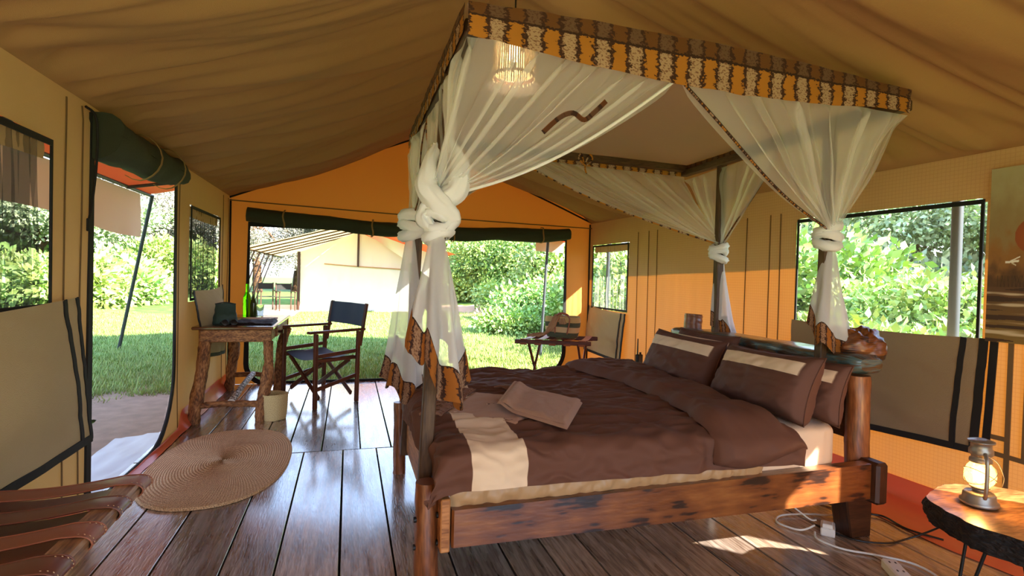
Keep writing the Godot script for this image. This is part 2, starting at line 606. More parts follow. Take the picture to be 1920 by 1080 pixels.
func left_wall() -> void:
	var op := openings_left()
	var wl := Mb.new()
	var z0 := ZB
	var span := ZF - ZB
	var P := func(z: float, y: float) -> Vector3:
		return Vector3(XL + canvas(z, y, 21) * (1.0 if y < 1.9 else 0.3), y, z)
	wl.grid(340, 90, func(a, b): return P.call(z0 + span * a, EYE * b + (0.03 if b == 1.0 else 0.0)), span, EYE, false,
		func(a, b):
			for o in op:
				if in_round_rect(Vector2(z0 + span * a, EYE * b), o[0], o[1], o[2]):
					return false
			return true)
	var wall := struct("wall_left", wl, M.khaki)
	for s in [-3.0, -2.86, -4.56, -5.98, -6.2]:
		var q := Mb.new()
		var pts := []
		for i in 30:
			pts.append(P.call(s, 0.02 + 1.92 * i / 29.0) + Vector3(0.004, 0, 0))
		q.ribbon(pts, Vector3.RIGHT, 0.008, 0.002)
		obj("seam", q, M.seam, wall)
	# door: tape round the opening, mesh screen
	var d := Node3D.new()
	d.name = "door_1"
	add_child(d)
	d.set_meta("kind", "structure")
	var edge := []
	for p in round_rect(op[1][0], op[1][1], op[1][2]):
		edge.append(Vector3(XL + 0.008, p.y, p.x))
	var tape := Mb.new()
	tape.ribbon(edge, Vector3.RIGHT, 0.05, 0.005, true)
	obj("zip_tape", tape, M.black_tape, d)
	var scr := Mb.new()
	scr.grid(40, 60, func(a, b): return Vector3(XL - 0.01 + 0.008 * N(a * 4, b * 4, 0, 7), 1.93 * b, -4.44 + 1.35 * a), 1.35, 1.93, false,
		func(a, b): return in_round_rect(Vector2(-4.44 + 1.35 * a, 1.93 * b), op[1][0], op[1][1], op[1][2]))
	obj("mesh_screen", scr, M.mesh_screen, d)
	var roll := Mb.new()
	var pts := []
	var rad := []
	for i in 25:
		var a := i / 24.0
		pts.append(Vector3(XL + 0.04, 1.87 - 0.02 * sin(a * PI) - 0.035 * (1 - a), -3.09 - 1.25 * a))
		rad.append(0.1 - 0.02 * a)
	roll.tube(pts, rad, 18, true, func(a, w): return 0.006 * sin(w * 3 + a * 9) + 0.012 * N(a * 5, w, 0, 4), 1.15)
	obj("rolled_flap", roll, M.green_canvas, d)
	for a in [0.42, 0.82]:
		var tie := Mb.new()
		var c: Vector3 = pts[int(a * 24)]
		var lp := []
		for i in 13:
			var w := PI * (0.55 - 1.25 * i / 12.0)
			lp.append(c + Vector3(cos(w) * 0.115, sin(w) * 0.13, 0.012 * sin(i)))
		tie.ribbon(lp, Vector3(0, 0, 1), 0.004, 0.01)
		obj("tie_tape", tie, M.cord_tan, d)
	# loose zip end with its pull hanging from the top of the door frame
	var zp := Mb.new()
	zp.tube(smooth([Vector3(XL + 0.02, 1.94, -3.0), Vector3(XL + 0.04, 1.9, -3.06), Vector3(XL + 0.035, 1.7, -3.08), Vector3(XL + 0.03, 1.5, -3.05), Vector3(XL + 0.03, 1.42, -3.02)]), 0.006, 6)
	zp.box(Vector3(XL + 0.03, 1.395, -3.015), Vector3(0.012, 0.06, 0.022), 0.003)
	obj("zip_pull", zp, M.black_tape, d)
	win(op[0], "window_1", 1, true, -1)
	win(op[2], "window_2", 1, true, -1)


func win(o: Array, called: String, sd: float, curtained: bool, _k: int) -> void:  # window of a side wall, sd: +1 left wall, -1 right wall
	var w := Node3D.new()
	w.name = called
	add_child(w)
	w.set_meta("kind", "structure")
	var nrm := Vector3(sd, 0, 0)
	var X := func(z: float) -> float: return (XL + 0.008) if sd > 0 else (rx(z) - 0.008)
	var edge := []
	for p in round_rect(o[0], o[1], o[2]):
		edge.append(Vector3(X.call(p.x), p.y, p.x))
	if sd < 0:
		edge.reverse()
	var tape := Mb.new()
	tape.ribbon(edge, nrm, 0.028, 0.004, true)
	obj("window_tape", tape, M.black_tape, w)
	var scr := Mb.new()
	scr.grid(12, 12, func(a, b): return Vector3(X.call(lerp(o[0].x, o[1].x, a)) - sd * 0.012, lerp(o[0].y, o[1].y, b), lerp(o[0].x, o[1].x, a)), 1, 1)
	obj("mesh_screen", scr, M.gauze if sd < 0 and not curtained else M.mesh_screen, w)


func right_wall() -> void:
	var op := openings_right()
	var wl := Mb.new()
	var z0 := ZB - 0.1
	var span := ZF - z0
	var P := func(z: float, y: float) -> Vector3:
		return Vector3(rx(z) - canvas(z, y, 22) * (1.0 if y < 1.85 else 0.3), y, z)
	wl.grid(340, 90, func(a, b): return P.call(z0 + span * (1 - a), 1.9 * b + (0.03 if b == 1.0 else 0.0)), span, 1.9, false,
		func(a, b):
			for o in op:
				if in_round_rect(Vector2(z0 + span * (1 - a), 1.9 * b), o[0], o[1], o[2]):
					return false
			return true)
	var wall := struct("wall_right", wl, M.khaki_grid)
	for s in [-3.28, -3.38, -3.62, -5.2, -5.0, -4.85]:
		var q := Mb.new()
		var pts := []
		for i in 30:
			pts.append(P.call(s, 0.02 + 1.7 * i / 29.0) - Vector3(0.004, 0, 0))
		q.ribbon(pts, Vector3.LEFT, 0.007, 0.002)
		obj("seam", q, M.seam, wall)
	win(op[0], "window_3", -1, false, -1)
	win(op[1], "window_4", -1, true, -1)
	win(op[2], "added_window_5", -1, false, -1)  # added out of view to let sun in


func gable() -> void:
	var g := Mb.new()
	var x0 := XL
	var x1 := rx(ZB)
	var o := [Vector2(-1.02, 0.0), Vector2(2.58, 1.70), [0.22, 0.3, 0.01, 0.01]]
	var Q := func(x: float, y: float) -> Vector3:
		return Vector3(x, y, ZB + 0.012 * N(x * 0.8, y * 0.8, 0, 9) + 0.004 * N(x * 5, y * 2, 2, 9))
	g.grid(200, 130, func(a, b):
		var x: float = lerp(x0, x1, a)
		return Q.call(x, minf(b * 2.9, roof_y(x) + 0.1)), 4, 2.9, false,
		func(a, b):
			var x: float = lerp(x0, x1, a)
			return b * 2.9 < roof_y(x) + 0.12 and not in_round_rect(Vector2(x, b * 2.9), o[0], o[1], o[2]))
	var wall := struct("wall_back", g, M.orange_canvas)
	for line in [[Vector2(XL, 1.97), Vector2(RIDGE.x, RIDGE.y)], [Vector2(RIDGE.x, RIDGE.y), Vector2(x1, 1.92)], [Vector2(-1.19, 1.95), Vector2(-1.19, 0.02)], [Vector2(x1 - 0.02, 1.9), Vector2(x1 - 0.02, 0.02)]]:
		var q := Mb.new()
		var pts := []
		for i in 24:
			var p: Vector2 = line[0].lerp(line[1], i / 23.0)
			pts.append(Q.call(p.x, p.y - 0.01) + Vector3(0, 0, 0.012))
		q.ribbon(pts, Vector3(0, 0, 1), 0.018, 0.004)
		obj("piping", q, M.black_tape, wall)
	var d := Node3D.new()
	d.name = "door_2"
	add_child(d)
	d.set_meta("kind", "structure")
	var edge := []
	for p in round_rect(o[0], o[1], o[2]):
		edge.append(Vector3(p.x, p.y, ZB + 0.016))
	var tape := Mb.new()
	tape.ribbon(edge, Vector3(0, 0, 1), 0.05, 0.006, true)
	obj("zip_tape", tape, M.black_tape, d)
	var roll := Mb.new()
	var pts := []
	var rad := []
	for i in 41:
		var a := i / 40.0
		pts.append(Vector3(-1.02 + 3.6 * a, 1.79 - 0.075 * sin(a * PI * 0.95) - 0.03 * a - 0.012 * absf(sin(a * PI * 4)), ZB + 0.09))
		rad.append(0.07 + 0.012 * absf(sin(a * PI * 4)))
	roll.tube(pts, rad, 16, true, func(a, w): return 0.004 * sin(w * 3 + a * 20) + 0.012 * N(a * 10, w, 0, 5))
	obj("rolled_flap", roll, M.green_canvas, d)
	for a in [0.11, 0.35, 0.6, 0.92]:
		var tie := Mb.new()
		var c: Vector3 = pts[int(a * 40)]
		var lp := []
		for i in 13:
			var w := PI * (0.6 - 1.3 * i / 12.0)
			lp.append(c + Vector3(0.008 * sin(i), sin(w) * 0.095, cos(w) * 0.09))
		tie.ribbon(lp, Vector3(1, 0, 0), 0.004, 0.008)
		obj("tie_tape", tie, M.cord_tan, d)
	# canvas valance pleat above the roll
	var rim := Mb.new()
	rim.ribbon([Vector3(-1.2, 1.93, ZB + 0.02), Vector3(0.8, 1.87, ZB + 0.025), Vector3(x1, 1.84, ZB + 0.02)], Vector3(0, 0, 1), 0.012, 0.004)
	obj("seam", rim, M.seam, wall)


func roof() -> void:
	for sd in [0, 1]:
		var r := Mb.new()
		var e0 := Vector2(XL, EYE) if sd == 0 else Vector2(3.08, 1.9)
		r.grid(70, 420, func(a, b):
			var z: float = lerp(ZB, ZF, b)
			var ex: float = e0.x if sd == 0 else rx(z)
			var p := Vector2(ex, e0.y).lerp(RIDGE, a)
			var mid := sin(a * PI)
			var f := 0.08 * N(z * 0.9 + a * 0.3, a * 0.5, 0, 40 + sd) * (0.25 + 0.75 * mid)
			f += 0.085 * N(z * 2.2 + a * 0.8, a * 0.45, 5, 41 + sd)
			f += 0.034 * N(z * 6.0 + a * 1.0, a * 0.8, 9, 42 + sd) * (1.1 - a)
			f += 0.022 * (1.0 - 2.5 * absf(N(z * 1.9 + a * 0.9, a * 0.35, 2, 44 + sd))) + 0.012 * (1.0 - 2.5 * absf(N(z * 4.5 + a * 1.2, a * 0.5, 4, 46 + sd)))
			f *= smoothstep(0.0, 0.06, a) * smoothstep(0.0, 0.12, 1.0 - a)
			return Vector3(p.x, p.y - 0.06 * mid + f * 1.25, z), 2, 7)
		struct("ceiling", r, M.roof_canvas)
	# the fly sheet above, carried past the walls as an awning
	var fly := Mb.new()
	fly.grid(40, 30, func(a, b):
		var x: float = lerp(-2.85, 3.68, a)
		var z: float = lerp(-9.2, 2.0, b)
		var y: float = lerpf(2.28, 3.02, (x + 2.85) / 3.55) if x < 0.7 else lerpf(3.02, 1.86, (x - 0.7) / 2.98)
		return Vector3(x, y + 0.02 * N(x, z, 0, 17), z), 6, 11)
	struct("trim_1", fly, M.fly_canvas)


# ---------------------------------------------------------------- the bed
func bed_materials() -> void:
	var Z := {"uv1_scale": Vector3(1.0, 4.0, 1)}
	mt("rail_wood", c8(176, 144, 110), 0.4, {"albedo_texture": M.burl_tex, "heightmap_texture": M.wood_h, "heightmap_scale": 0.1, "clearcoat": 0.5, "clearcoat_roughness": 0.25, "uv1_scale": Vector3(0.9, 2.0, 1)})
	mt("log_wood", c8(168, 122, 88), 0.4, {"albedo_texture": M.wood_tex, "clearcoat": 0.4, "clearcoat_roughness": 0.3}.merged(Z))
	mt("post_wood", c8(108, 94, 76), 0.6, {"albedo_texture": M.wood_tex}.merged(Z))
	mt("pale_wood", c8(220, 176, 126), 0.5, {"albedo_texture": M.wood_tex}.merged(Z))
	mt("dark_wood", c8(84, 58, 42), 0.45, {"albedo_texture": M.wood_tex}.merged(Z))
	var a := nz(128, 128, 61, 0.03, 4, 512, 128)
	var b := nz(128, 128, 62, 0.09, 3, 512, 128)
	M.slab_tex = ramp(512, 128, [[a, 0.7], [b, 0.3]], [[0.0, c8(58, 40, 28)], [0.36, c8(92, 70, 50)], [0.48, c8(66, 98, 108)], [0.62, c8(96, 132, 140)], [0.75, c8(120, 112, 92)], [1.0, c8(178, 156, 120)]], 1.7)
	mt("slab_wood", c8(200, 196, 190), 0.3, {"albedo_texture": M.slab_tex, "heightmap_texture": M.wood_h, "heightmap_scale": 0.3, "clearcoat": 0.6, "clearcoat_roughness": 0.15, "uv1_scale": Vector3(0.8, 3, 1)})
	mt("iron", c8(40, 38, 36), 0.5, {"metallic": 0.7})
	mt("sheet_cream", c8(226, 198, 168), 0.85, {"rim": 0.3, "heightmap_texture": M.cloth_h, "heightmap_scale": 0.05, "uv1_scale": Vector3(3, 3, 3)})
	mt("satin_tan", c8(176, 138, 96), 0.45, {"rim": 0.5})
	# duvet: brown cotton with one cream stripe sewn across
	var im := Image.create_empty(1024, 8, false, Image.FORMAT_RGB8)
	im.fill(c8(96, 58, 41))
	im.fill_rect(Rect2i(int(1024 * 0.26 / 2.2), 0, int(1024 * 0.21 / 2.2), 8), c8(224, 196, 164))
	mt("duvet_cloth", Color.WHITE, 0.8, {"albedo_texture": ImageTexture.create_from_image(im)})
	mt("brown_cotton", c8(96, 58, 41), 0.8)
	var pi := Image.create_empty(64, 256, false, Image.FORMAT_RGB8)
	pi.fill(c8(92, 56, 42))
	pi.fill_rect(Rect2i(3, 166, 57, 54), c8(222, 198, 170))
	mt("pillow_cloth", Color.WHITE, 0.75, {"albedo_texture": ImageTexture.create_from_image(pi)})
	mt("throw_wool", c8(176, 134, 108), 0.95, {"rim": 0.5, "heightmap_texture": M.cloth_h, "heightmap_scale": 0.2, "uv1_scale": Vector3(8, 8, 8)})
	mt("fringe_wool", c8(128, 88, 66), 0.95, {"rim": 0.4})
	mt("net_tail", c8(240, 240, 240, 150), 0.9, {"transparency": 1, "cull_mode": 2, "backlight": Color(0.6, 0.6, 0.6)})
	mt("net", c8(250, 251, 252, 78), 0.9, {"transparency": 1, "cull_mode": 2, "backlight": Color(0.8, 0.8, 0.76)})
	mt("net_roof", c8(242, 226, 214, 84), 0.9, {"transparency": 1, "cull_mode": 2, "backlight": Color(0.8, 0.74, 0.68)})
	mt("net_dense", c8(238, 240, 240), 0.9, {"backlight": Color(0.4, 0.4, 0.38)})
	# wax print: rows of ochre and chalky blocks parted by crackled brown
	var w := 512
	var h := 128
	var n1 := nz(512, 128, 71, 0.05, 4)
	var n2 := nz(512, 128, 72, 0.12, 3)
	var px := PackedByteArray()
	px.resize(w * h * 3)
	for y in h:
		for x in w:
			var q := n1[y * w + x] / 255.0
			var q2 := n2[y * w + x] / 255.0
			var cx := x / 32.0 + (q - 0.5) * 0.4
			var cell := int(floor(cx))
			var inside := absf(fposmod(cx, 1.0) - 0.5) + (q2 - 0.5) * 0.3
			var row := 0 if y < h * 0.36 else 1
			var c := c8(70, 40, 24)
			if inside < 0.38:
				if posmod(cell, 2) == 0:
					c = c8(200, 138, 44)
				else:
					c = c8(200, 176, 150)
					if q2 < 0.34:
						c = c8(140, 104, 82)
				if row == 0:
					c = c.lerp(c8(70, 42, 26), 0.62)
			if absf(y / float(h) - 0.36) < 0.03 + (q2 - 0.5) * 0.06:
				c = c8(60, 34, 20)
			var k := (y * w + x) * 3
			px[k] = c.r8
			px[k + 1] = c.g8
			px[k + 2] = c.b8
	M.print_tex = ImageTexture.create_from_image(Image.create_from_data(w, h, false, Image.FORMAT_RGB8, px))
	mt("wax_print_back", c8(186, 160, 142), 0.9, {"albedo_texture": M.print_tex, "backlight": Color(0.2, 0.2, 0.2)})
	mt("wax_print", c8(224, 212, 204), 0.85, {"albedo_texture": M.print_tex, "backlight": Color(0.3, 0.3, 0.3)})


func bed() -> void:
	var t := thing("four_poster_bed", "rustic wooden four-poster bed with log legs, thick plank rail and dark canopy frame", "bed")
	var b := Mb.new()
	# near rail: taller towards the head
	b.prism([Vector2(0.366, 0.237), Vector2(2.3, 0.234), Vector2(2.3, 0.395), Vector2(0.366, 0.372)], 0.055, Transform3D(Basis(), Vector3(0, 0, -1.935)), 0.008)
	obj("side_rail", b, M.rail_wood, t, "thick side rail with burnt-looking dark patches")
	b = Mb.new()
	b.box(Vector3(1.3, 0.31, -3.42), Vector3(1.95, 0.15, 0.05), 0.006)
	obj("side_rail", b, M.rail_wood, t)
	b = Mb.new()
	b.box(Vector3(0.342, 0.32, -2.6), Vector3(0.034, 0.19, 1.45), 0.004)
	obj("foot_rail", b, M.pale_wood, t)
	b = Mb.new()
	b.box(Vector3(2.325, 0.31, -1.9), Vector3(0.065, 0.19, 0.11), 0.012)
	obj("end_block", b, M.dark_wood, t)
	# slats under the mattress
	for i in 9:
		b = Mb.new()
		b.box(Vector3(0.5 + i * 0.2, 0.33, -2.67), Vector3(0.09, 0.02, 1.44), 0.003)
		obj("slat", b, M.pale_wood, t)
	# log legs at the foot, squared legs at the head
	b = Mb.new()
	branch(b, [Vector3(0.292, 0.0, -1.97), Vector3(0.288, 0.22, -1.965), Vector3(0.287, 0.45, -1.97)], [0.046, 0.044, 0.041], 81, 0.05, 18)
	obj("leg", b, M.log_wood, t)
	b = Mb.new()
	branch(b, [Vector3(0.318, 0.0, -3.335), Vector3(0.314, 0.2, -3.33), Vector3(0.31, 0.43, -3.33)], [0.038, 0.036, 0.034], 83, 0.05, 18)
	obj("leg", b, M.log_wood, t)
	for z in [-2.03, -3.34]:
		b = Mb.new()
		b.prism([Vector2(2.31, 0.0), Vector2(2.425, 0.0), Vector2(2.43, 0.3), Vector2(2.25, 0.3)], 0.1, Transform3D(Basis(), Vector3(0, 0, z - 0.05)), 0.008)
		obj("leg", b, M.dark_wood, t)
	for y in [0.34, 0.24]:
		b = Mb.new()
		b.tube([Vector3(0.318, y, -1.93), Vector3(0.34, y, -1.93)], 0.011, 8)
		obj("bolt", b, M.iron, t)
		b = Mb.new()
		b.tube([Vector3(0.24, y - 0.02, -1.955), Vector3(0.255, y - 0.02, -1.955)], 0.011, 8)
		obj("bolt", b, M.iron, t)
	# headboard
	for z in [-1.99, -3.36]:
		b = Mb.new()
		branch(b, [Vector3(2.34, 0.22, z), Vector3(2.33, 0.5, z), Vector3(2.325, 0.78, z)], [0.055, 0.052, 0.05], 85, 0.06, 16)
		obj("headboard_post", b, M.log_wood, t)
	b = Mb.new()
	var sl := func(a, w):
		var z := lerpf(-3.47, -1.94, a)
		var lump := 0.012 * N(a * 5, cos(w), sin(w), 88)
		var e := sqrt(clampf(minf(a, 1 - a) / 0.02, 0.0, 1.0)) * 0.35 + 0.65
		var cx := cos(w)
		var sx := sin(w)
		return Vector3(2.345 + (absf(cx) ** 0.6 * signf(cx)) * (0.1 + lump) * e, lerpf(0.825, 0.842, a) + 0.006 * sin(a * 5) + (absf(sx) ** 0.6 * signf(sx)) * (0.045 + lump * 0.6) * e, z)
	b.grid(60, 20, func(a, c): return sl.call(a, TAU * (1.0 - c)), 1.5, 0.5)
	for e in [0, 1]:
		var i0 := b.v.size()
		var c := b.vert(Vector3(2.345, 0.833, -3.475 + 1.54 * e), Vector2(0.1, 0.1))
		for k in 21:
			b.vert(sl.call(float(e), TAU * k / 20.0), Vector2(0.1 + 0.05 * cos(k * 0.31), 0.1 + 0.05 * sin(k * 0.31)))
		for k in 20:
			if e == 1:
				b.tri(c, i0 + 1 + k, i0 + 2 + k)
			else:
				b.tri(c, i0 + 2 + k, i0 + 1 + k)
	obj("headboard_rail", b, M.slab_wood, t, "live-edge top rail with a mottled bluish face")
	b = Mb.new()
	b.box(Vector3(2.33, 0.62, -2.67), Vector3(0.035, 0.3, 1.32), 0.004)
	obj("headboard_panel", b, M.dark_wood, t)
	b = Mb.new()
	branch(b, [Vector3(2.4, 0.8, -3.4), Vector3(2.4, 0.9, -3.4), Vector3(2.403, 0.97, -3.4)], [0.062, 0.064, 0.062], 90, 0.06, 16)
	obj("post_stump", b, M.log_wood, t, "sawn round stump end at the far corner of the headboard")
	b = Mb.new()
	b.grid(32, 24, func(a, c):
		var w: float = TAU * a
		var l: float = PI * (c - 0.5)
		var d := Vector3(cos(w) * cos(l), sin(l), -sin(w) * cos(l))
		var r := 1.0 + 0.22 * N(d.x * 1.3, d.y * 1.3, d.z * 1.3, 93) + 0.10 * N(d.x * 3, d.y * 3, d.z * 3, 94)
		r -= 0.18 * exp(-((d.x + 0.25) ** 2) / 0.02) * clampf(d.y + 0.3, 0, 1)
		return Vector3(2.405, 0.9, -2.05) + Vector3(d.x * 0.115, d.y * 0.105, d.z * 0.085) * r, 1, 1, true)
	obj("post_stump", b, M.rail_wood, t, "polished burl knob shaped like a knuckle at the near corner")
	# canopy posts and frame
	var tops := [[Vector3(0.29, 0.22, -2.1), Vector3(0.352, 2.0, -2.1)], [Vector3(0.318, 0.2, -3.05), Vector3(0.385, 2.0, -3.05)], [Vector3(2.24, 0.3, -2.13), Vector3(2.25, 2.0, -2.13)], [Vector3(2.33, 0.3, -3.05), Vector3(2.335, 2.0, -3.05)]]
	for p in tops:
		b = Mb.new()
		beam(b, p[0], p[1], 0.05, 0.045, 0.004)
		obj("canopy_post", b, M.post_wood, t)
	for p in [[Vector3(0.36, 2.02, -1.72), Vector3(2.3, 2.02, -1.8)], [Vector3(0.37, 2.02, -3.33), Vector3(2.33, 2.02, -3.45)], [Vector3(0.36, 1.99, -1.7), Vector3(0.37, 1.99, -3.35)], [Vector3(2.3, 1.99, -1.78), Vector3(2.33, 1.99, -3.47)]]:
		b = Mb.new()
		beam(b, p[0], p[1], 0.045, 0.05, 0.004, Vector3.UP)
		obj("canopy_rail", b, M.post_wood, t)
	mattress()
	duvet()
	pillows()
	throw_blanket()
	net()


func mattress() -> void:
	var t := thing("mattress", "thick mattress in a cream fitted sheet, bare at its head end", "mattress")
	var b := Mb.new()
	var box := func(d: Vector3) -> Vector3:
		var q := Vector3(signf(d.x) * absf(d.x) ** 0.16, signf(d.y) * absf(d.y) ** 0.22, signf(d.z) * absf(d.z) ** 0.16)
		return q
	b.grid(160, 40, func(a, c):
		var w: float = TAU * a
		var l: float = PI * (c - 0.5)
		var q: Vector3 = box.call(Vector3(cos(w), sin(l), -sin(w)))
		var k: float = absf(cos(l)) ** 0.16
		var p := Vector3(1.3 + q.x * 0.92 * k, 0.455 + q.y * 0.112, -2.665 + q.z * 0.728 * k)
		p += Vector3(0, 0.004 * N(p.x * 9, p.z * 5, 0, 95), 0.006 * N(p.x * 11, p.y * 4, 2, 96))
		return p, 4, 1, true)
	obj("fitted_sheet", b, M.sheet_cream, t)
	b = Mb.new()
	# crumpled satin valance between duvet and rail
	b.grid(220, 8, func(a, c):
		var x := lerpf(0.36, 1.72, a)
		return Vector3(x, lerpf(0.368, 0.46, c), -1.912 + 0.012 * N(x * 16, c * 1.5, 0, 97) + 0.008 * sin(c * PI)), 1.4, 0.1)
	obj("satin_valance", b, M.satin_tan, t)


func drape(x: float, z: float) -> Vector3:  # unrolled duvet coordinates to a point: flat on top, hanging past the foot and the near side
	var r := 0.07
	var y := 0.585
	var xe := 0.335
	var ze := -1.87
	var p := Vector3(x, y, z)
	var hx := xe + r - x
	var hz := z - (ze - r)
	if hx > 0:
		var w: float = min(hx / r, PI / 2)
		p.x = xe + r - sin(w) * r
		p.y -= (1 - cos(w)) * r + max(0.0, hx - r * PI / 2)
	if hz > 0:
		var w: float = min(hz / r, PI / 2)
		p.z = ze - r + sin(w) * r
		p.y -= (1 - cos(w)) * r + max(0.0, hz - r * PI / 2)
		if hx > 0:  # the corner folds into a soft pouch
			p.y = max(p.y, 0.41 + 0.02 * sin(hx * 30))
			p.x -= 0.05 * smoothstep(0.0, 0.15, hx) * smoothstep(0.0, 0.15, hz)
	return p


func duvet() -> void:
	var t := thing("duvet", "crumpled dark brown duvet with one cream stripe, its top edge turned back", "duvet")
	var b := Mb.new()
	b.grid(260, 200, func(a, c):
		var x := lerpf(0.17, 1.86, a)
		var z := lerpf(-3.44, -1.87 + 0.115, c)
		var p := drape(x, z)
		var side := smoothstep(-1.96, -1.85, z)
		var foot := 1.0 - smoothstep(0.335, 0.44, x)
		var wr := 0.017 * N(x * 2.2 + z * 1.5, z * 5.5 - x * 2.0, 0, 101) + 0.012 * (1.0 - 2.0 * absf(N(x * 4 + z * 3.5, z * 7 - x * 2, 2, 102))) + 0.010 * maxf(0, N(x * 1.5, z * 2.5, 7, 103))
		p += Vector3(-foot * absf(wr) * 1.5, wr * (1.0 - 0.6 * side), side * (absf(wr) * 1.4 + 0.02 * absf(sin(x * 13.0 + 2.0 * N(x, 0, 0, 105))) * smoothstep(0.8, 1.4, x) + 0.012 * N(x * 7.0, z * 2, 5, 104) * smoothstep(0.7, 1.3, x)))
		p.y += 0.02 * (1 - smoothstep(0.0, 0.12, absf(z + 3.4)))  * 0.5
		if a > 0.97:
			p.y -= 0.012 * (a - 0.97) / 0.03
		return p, 0.768, 1.0)
	# the duvet runs 2.2 m of texture along u: scale so that the stripe falls where it is sewn
	obj("cover", b, M.duvet_cloth, t)
	b = Mb.new()
	var layer := func(a: float, c: float, top: float) -> Vector3:
		var z := lerpf(-3.47, -1.93 + 0.15 + 0.03 * sin(a * 5), c)
		var l := 1.43 + 0.13 * sin(clampf((z + 3.4) / 1.5, 0, 1) * PI) + 0.02 * N(z * 4, 0, 0, 110)
		var r := lerpf(1.93, 1.80, clampf((z + 3.4) / 1.5, 0, 1)) + 0.015 * N(z * 3, 1, 0, 111)
		r += 0.10 * smoothstep(-2.0, -1.78, z)
		var x := lerpf(l, r, a)
		var p := drape(x, z)
		var e := minf(minf(a, 1 - a) * (r - l), minf(c, 1 - c) * 1.6)
		var h := 0.06 * sqrt(clampf(e / 0.05, 0.0, 1.0))
		var side := smoothstep(-2.04, -1.9, z)
		var n := Vector3(0, 1 - side, side).normalized()
		var wr := 0.014 * N(x * 3 + z * 2, z * 4, 0, 112) + 0.008 * N(x * 10, z * 10, 2, 113)
		return p + n * (0.012 + top * (h + wr * clampf(e / 0.05, 0, 1)))
	b.grid(70, 150, func(a, c): return layer.call(a, c, 1.0), 0.5, 1.7)
	b.grid(20, 40, func(a, c): return layer.call(1.0 - a, c, 0.0), 0.5, 1.7)
	obj("turned_back_edge", b, M.brown_cotton, t)


func pillow(called: String, label: String, at: Vector3, w: float, h: float, th: float, lean: float, yaw: float, sd: int, roll := 0.0) -> void:
	# stands on its long edge at `at`, its face towards the foot of the bed (-x)
	var t := thing(called, label, "pillow", Vector3.ZERO, 0, "striped brown pillows against the headboard")
	var bs := Basis(Vector3.UP, yaw) * Basis(Vector3(0, 0, 1), -lean) * Basis(Vector3.RIGHT, roll)
	var sh := func(a: float, c: float, s: float) -> Vector3:
		var u := a * 2 - 1
		var v := c * 2 - 1
		var pin := 1.0 - 0.10 * (1 - u * u) * absf(v) ** 3
		var pin2 := 1.0 - 0.08 * (1 - v * v) * absf(u) ** 3
		var bulge := pow(maxf(0.0, (1 - u ** 4) * (1 - v ** 4)), 0.45)
		bulge *= 1.0 - 0.25 * v
		var wr := 0.012 * N(u * 2.2, v * 2.2, s, sd) + 0.007 * N(u * 6, v * 4, s * 2, sd + 1)
		return at + bs * Vector3(s * (bulge * (th / 2 + wr)), h / 2 + v * h / 2 * pin, u * w / 2 * pin2)
	var b := Mb.new()
	b.grid(40, 30, func(a, c): return sh.call(a, c, -1.0), 1, 1)
	b.grid(40, 30, func(a, c): return sh.call(1 - a, c, 1.0), 1, 1)
	var o := obj("pillowcase", b, M.pillow_cloth, t)
	o.set_meta("label", "brown pillowcase with a cream stripe")
	b = Mb.new()
	var rim := []
	for k in 4:
		for i in 12:
			var f := i / 12.0
			rim.append([Vector2(f, 0), Vector2(1, f), Vector2(1 - f, 1), Vector2(0, 1 - f)][k])
	var pts := []
	for r in rim:
		pts.append(sh.call(r.x, r.y, 0.0))
	pts.append(pts[0])
	b.tube(pts, 0.004, 6, false)
	obj("seam_piping", b, M.brown_cotton, t)


func pillows() -> void:
	pillow("pillow", "plump brown pillow with cream stripe at the far side, standing in front", Vector3(1.96, 0.565, -2.95), 0.64, 0.32, 0.19, 0.34, 0.10, 121, 0.03)
	pillow("pillow", "large brown pillow with cream stripe nearest the camera, leaning in front of another", Vector3(1.96, 0.565, -2.26), 0.69, 0.32, 0.2, 0.36, -0.08, 131, -0.03)
	pillow("pillow", "brown pillow half hidden behind the far front pillow", Vector3(2.13, 0.565, -2.97), 0.60, 0.33, 0.14, 0.25, 0.0, 141)
	pillow("pillow", "brown pillow with cream stripe wedged between front pillow and near bedpost", Vector3(2.12, 0.565, -2.2), 0.6, 0.285, 0.14, 0.25, 0.0, 151)


